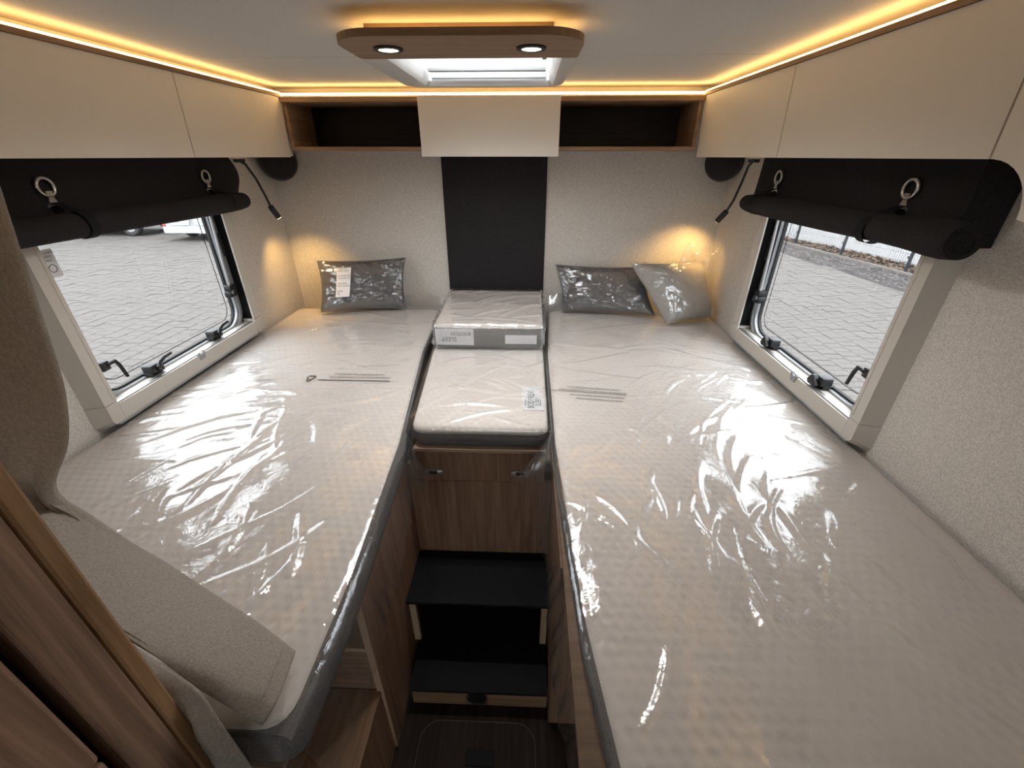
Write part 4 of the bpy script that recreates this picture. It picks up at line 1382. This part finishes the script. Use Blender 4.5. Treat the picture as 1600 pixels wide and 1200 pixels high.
def yard(sign, inside, near, label, xlim, ylim, px=.245, py=.152):
    org = Vector((sign * 5, 7, G0))
    b = MB().box(sign * xlim[0], sign * xlim[1], ylim[0], ylim[1], G0 - .029, G0 - .012)
    o = put('pavement', b, joint, kind='structure', label=label)
    org = ORIGIN[o.name]
    me = paver_mesh(px / 2 - .004, py / 2 - .004, 'paver')
    cand = []
    nx = int((xlim[1] - xlim[0]) / px)
    ny = int((ylim[1] - ylim[0]) / py)
    r = random.Random(5)
    for i in range(nx):
        for j in range(ny):
            x = xlim[0] + px * (i + .5)
            y = ylim[0] + py * (j + .5 + .5 * (i % 2))
            if inside(x, y):
                cand.append((near(x, y), sign * x, y))
    cand.sort()
    m = MB()
    for k, (_, x, y) in enumerate(cand):
        dz, ta_, tb_ = r.uniform(-.004, .004), r.uniform(-.018, .018), r.uniform(-.018, .018)
        rz = r.uniform(-.012, .012)
        if k < 300:
            q = bpy.data.objects.new('paver', me)
            COL.objects.link(q)
            q.parent = o
            q.location = Vector((x, y, G0 + dz)) - org
            q.rotation_euler = (ta_, tb_, rz)
        else:
            wx, wy = px / 2 - .004, py / 2 - .004
            V = [(x + a * wx, y + c * wy, G0 + dz + a * tb_ * wx + c * ta_ * wy) for a, c in ((-1, -1), (1, -1), (1, 1), (-1, 1))]
            V += [(p[0], p[1], p[2] - .03) for p in V]
            m.add(V, [(0, 1, 2, 3), (0, 4, 5, 1), (1, 5, 6, 2), (2, 6, 7, 3), (3, 7, 4, 0)])
    put('paver_field', m, pav, o, kind='stuff')
    return o


def in_r(x, y):                                  # seen through the fence-side window
    s = x / max(y, .1)
    return .50 < s < .98 and x < 7.30 + (12.76 - y) * .105


def in_l(x, y):
    s = x / max(y, .1)
    return .62 < s < 1.42


yard(1, in_r, lambda x, y: x * x + y * y, 'grey block paving outside, stretching to the fence', (2.2, 8.1), (2.4, 13.6))
yard(-1, in_l, lambda x, y: x * x + y * y, 'grey block paving outside, stretching to the parked vans', (2.6, 21), (2.4, 20.5), .26, .19)

# kerb strip and gravel bed before the wall
gb = MB().loops([[(7.30, 13.4, z), (7.80, 8.7, z), (8.2, 4.5, z), (10.9, 4.5, z), (10.3, 9.0, z), (8.6, 17.5, z), (6.9, 17.5, z)] for z in (G0 - .029, G0 - .004)])
gv = put('gravel_bed', gb, grav, kind='structure', label='brown gravel bed between the paving and the white wall')
st = MB()
r = random.Random(3)
for k in range(3600):
    y = r.uniform(7.5, 16.5)
    xa = 7.42 + (12.76 - y) * .105
    x = xa + r.random() * 1.9
    s = r.uniform(.012, .038)
    V = [(x + s * r.uniform(.6, 1.2) * a, y + s * r.uniform(.6, 1.2) * b, G0 + s * .8 * c + .002) for a, b, c in ((1, 0, 0), (0, 1, 0), (-1, 0, 0), (0, -1, 0), (0, 0, 1), (0, 0, -1))]
    st.add(V, [(0, 1, 4), (1, 2, 4), (2, 3, 4), (3, 0, 4), (1, 0, 5), (2, 1, 5), (3, 2, 5), (0, 3, 5)])
put('gravel_stones', st, stone_m, gv, kind='stuff')
lf = MB()
for k in range(2600):
    y = r.uniform(7.5, 17)
    xa = 8.30 + (14.1 - y) * .165
    x = xa + r.random() * 1.0
    s, a = r.uniform(.03, .08), r.uniform(0, 6.3)
    c, d = math.cos(a) * s, math.sin(a) * s
    h = r.uniform(.005, .05)
    lf.add([(x - c, y - d, G0 + .004), (x - d * .5, y + c * .5, G0 + h), (x + c, y + d, G0 + h * 1.3), (x + d * .5, y - c * .5, G0 + .006)], [(0, 1, 2, 3)])
put('dead_leaves', lf, leaf_m, gv, kind='stuff')
put('kerb', MB().loops([[(8.19, 14.3, z), (8.25, 14.3, z), (9.86, 4.6, z), (9.80, 4.6, z)] for z in (G0 - .02, G0 + .05)]), mat('pale_kerb', (0.14, 0.125, 0.11), 0.9), gv)
# stained white wall
wm = mat('stained_render', (0.72, 0.71, 0.68), 0.9)
v = coords(wm, (2.2, 2.2, .5))
f = noise_n(wm, v, 2.2, 6, 0.65, 0.5)
v2 = coords(wm)
s_ = nd(wm, 'ShaderNodeSeparateXYZ')
lk(wm, v2, s_.inputs[0])
hgt = math_n(wm, 'MULTIPLY', s_.outputs['Z'], 0.55)
g_ = math_n(wm, 'ADD', f, math_n(wm, 'SUBTRACT', hgt, 0.42))
basecol(wm, ramp(wm, g_, [(0.42, (0.42, 0.415, 0.405)), (0.50, (0.24, 0.215, 0.18)), (0.70, (0.13, 0.11, 0.09))]))
put('boundary_wall', MB().loops([[(8.55, 16.9, z), (8.9, 15.04, z), (9.99, 11.3, z), (11.1, 7.5, z), (11.4, 7.6, z), (10.3, 11.4, z), (9.2, 15.2, z), (8.85, 17.0, z)] for z in (G0 - .03, G0 + 1.5)]), wm, label='white rendered wall with brown stains behind the fence', cat='wall')
# mesh fence
fn = thing('mesh_fence', (8.7, 12, G0), 'dark grey wire mesh fence on posts before the stained white wall', 'fence')
pm = mat('fence_grey', (0.022, 0.025, 0.032), 0.55)
posts = [(8.17, 15.95), (8.42, 14.10), (8.65, 12.27), (8.96, 10.40), (9.26, 8.55), (9.58, 6.7)]
for x, y in posts:
    q = put('post', MB().box(x - .03, x + .03, y - .02, y + .02, G0 - .02, G0 + 1.45), pm, fn)
    for k in range(6):
        put('clip', MB().box(x - .055, x - .03, y - .035, y + .035, G0 + .12 + .22 * k, G0 + .17 + .22 * k), pm, q)
for (xa, ya), (xb, yb) in zip(posts, posts[1:]):
    m = MB()
    nbar = int(math.hypot(xb - xa, yb - ya) / .06)
    for k in range(1, nbar):
        t = k / nbar
        x, y = xa + (xb - xa) * t - .04, ya + (yb - ya) * t
        m.tube([(x, y, G0 + .03), (x, y, G0 + 1.42)], .0026, 4, caps=False)
    for k in range(8):
        z = G0 + .06 + .19 * k
        m.tube([(xa - .045, ya, z), (xb - .045, yb, z)], .0042, 4, caps=False)
    put('mesh_panel', m, pm, fn)

# parked vans across the yard
vw = mat('van_white', (0.42, 0.435, 0.44), 0.35)
vg = mat('van_gap', (0.10, 0.11, 0.12), 0.6)
va = thing('white_van', (-10.7, 16.5, G0), 'white van parked across the yard, its rear doors towards the window', 'van')
bx0, bx1, by0, by1 = -11.80, -9.75, 14.0, 19.2


def vbody(z0, z1, ins):
    return [(x, y) for x, y in rrect(bx0 + ins, bx1 - ins, by0 + ins, by1 - ins, .14, 6)]


put('body', MB().loops([[(x, y, z) for x, y in rrect(bx0 + i, bx1 - i, by0 + i, by1 - i, .16, 6)] for z, i in ((-2.10, .06), (-2.02, .01), (-1.2, .0), (-.6, .03), (-.05, .12), (.02, .25))]), vw, va, smooth=50)
put('bumper', MB().loops([[(x, y, z) for x, y in rrect(bx0 - .02, bx1 + .02, by0 - .06, by0 + .5, .18, 6)] for z in (-2.19, -2.17, -2.04, -2.00)]), vw, va, smooth=40)
for a, b in ((-11.55, -10.82), (-10.74, -10.02)):
    ro, ri = rrect(a, b, -1.97, -.35, .10), rrect(a + .012, b - .012, -1.958, -.362, .09)
    put('door_gap', MB().ring(ro, ri, lambda p, q, d: (p, d, q), by0 - .006, by0 + .004), vg, va)
    put('door', MB().loops([[(p, by0 - .004, q) for p, q in ri], [(p, by0 + .01, q) for p, q in ri]]), vw, va)
    rw = rrect(a + .1, b - .1, -1.05, -.5, .08)
    put('rear_window', MB().loops([[(p, by0 - .008, q) for p, q in rw], [(p, by0 + .0, q) for p, q in rw]]), vg, va)
for x in (bx0 + .09, bx1 - .09):
    put('tail_lamp', MB().box(x - .05, x + .05, by0 - .02, by0 + .03, -2.0, -1.93, .01), mat('lamp_red', (0.35, 0.06, 0.05), 0.3), va)


def wheel(o, x, y, r_, ax):
    t = put('tyre', MB().lathe((x, y, G0 + r_), ax, [(r_ * .62, -.1), (r_ * .9, -.105), (r_, -.07), (r_, .07), (r_ * .9, .105), (r_ * .62, .1)], 28, caps=False), M['rubber'], o, smooth=40)
    put('rim', MB().lathe((x, y, G0 + r_), ax, [(r_ * .63, -.09), (r_ * .3, -.06), (r_ * .3, .06), (r_ * .63, .09)], 20), M['grey_clip'], t, smooth=40)


for x in (bx0 + .2, bx1 - .2):
    for y in (by0 + 1.0, by1 - .8):
        wheel(va, x, y, .33, (1, 0, 0))

vb = thing('grey_van', (-16.2, 15.4, G0), 'dark grey van parked beyond the white van, only wheel and sill in view', 'van')
dg = mat('van_dark', (0.10, 0.11, 0.125), 0.35)
put('body', MB().loops([[(x, y, z) for x, y in rrect(-19.2 + i, -13.05 - i, 14.85 + i, 16.8 - i, .2, 6)] for z, i in ((-2.16, .06), (-2.05, .0), (-1.3, .0), (-.5, .12), (-.2, .3))]), dg, vb, smooth=50)
put('sill', MB().box(-17.6, -14.2, 14.82, 14.9, -2.2, -2.12, .02), M['white_gloss'], vb)
put('side_window', MB().box(-17.0, -13.9, 14.84, 14.93, -1.2, -.65, .02), vg, vb)
for x in (-13.70, -17.9):
    for y in (14.98, 16.6):
        wheel(vb, x, y, .36, (0, 1, 0))
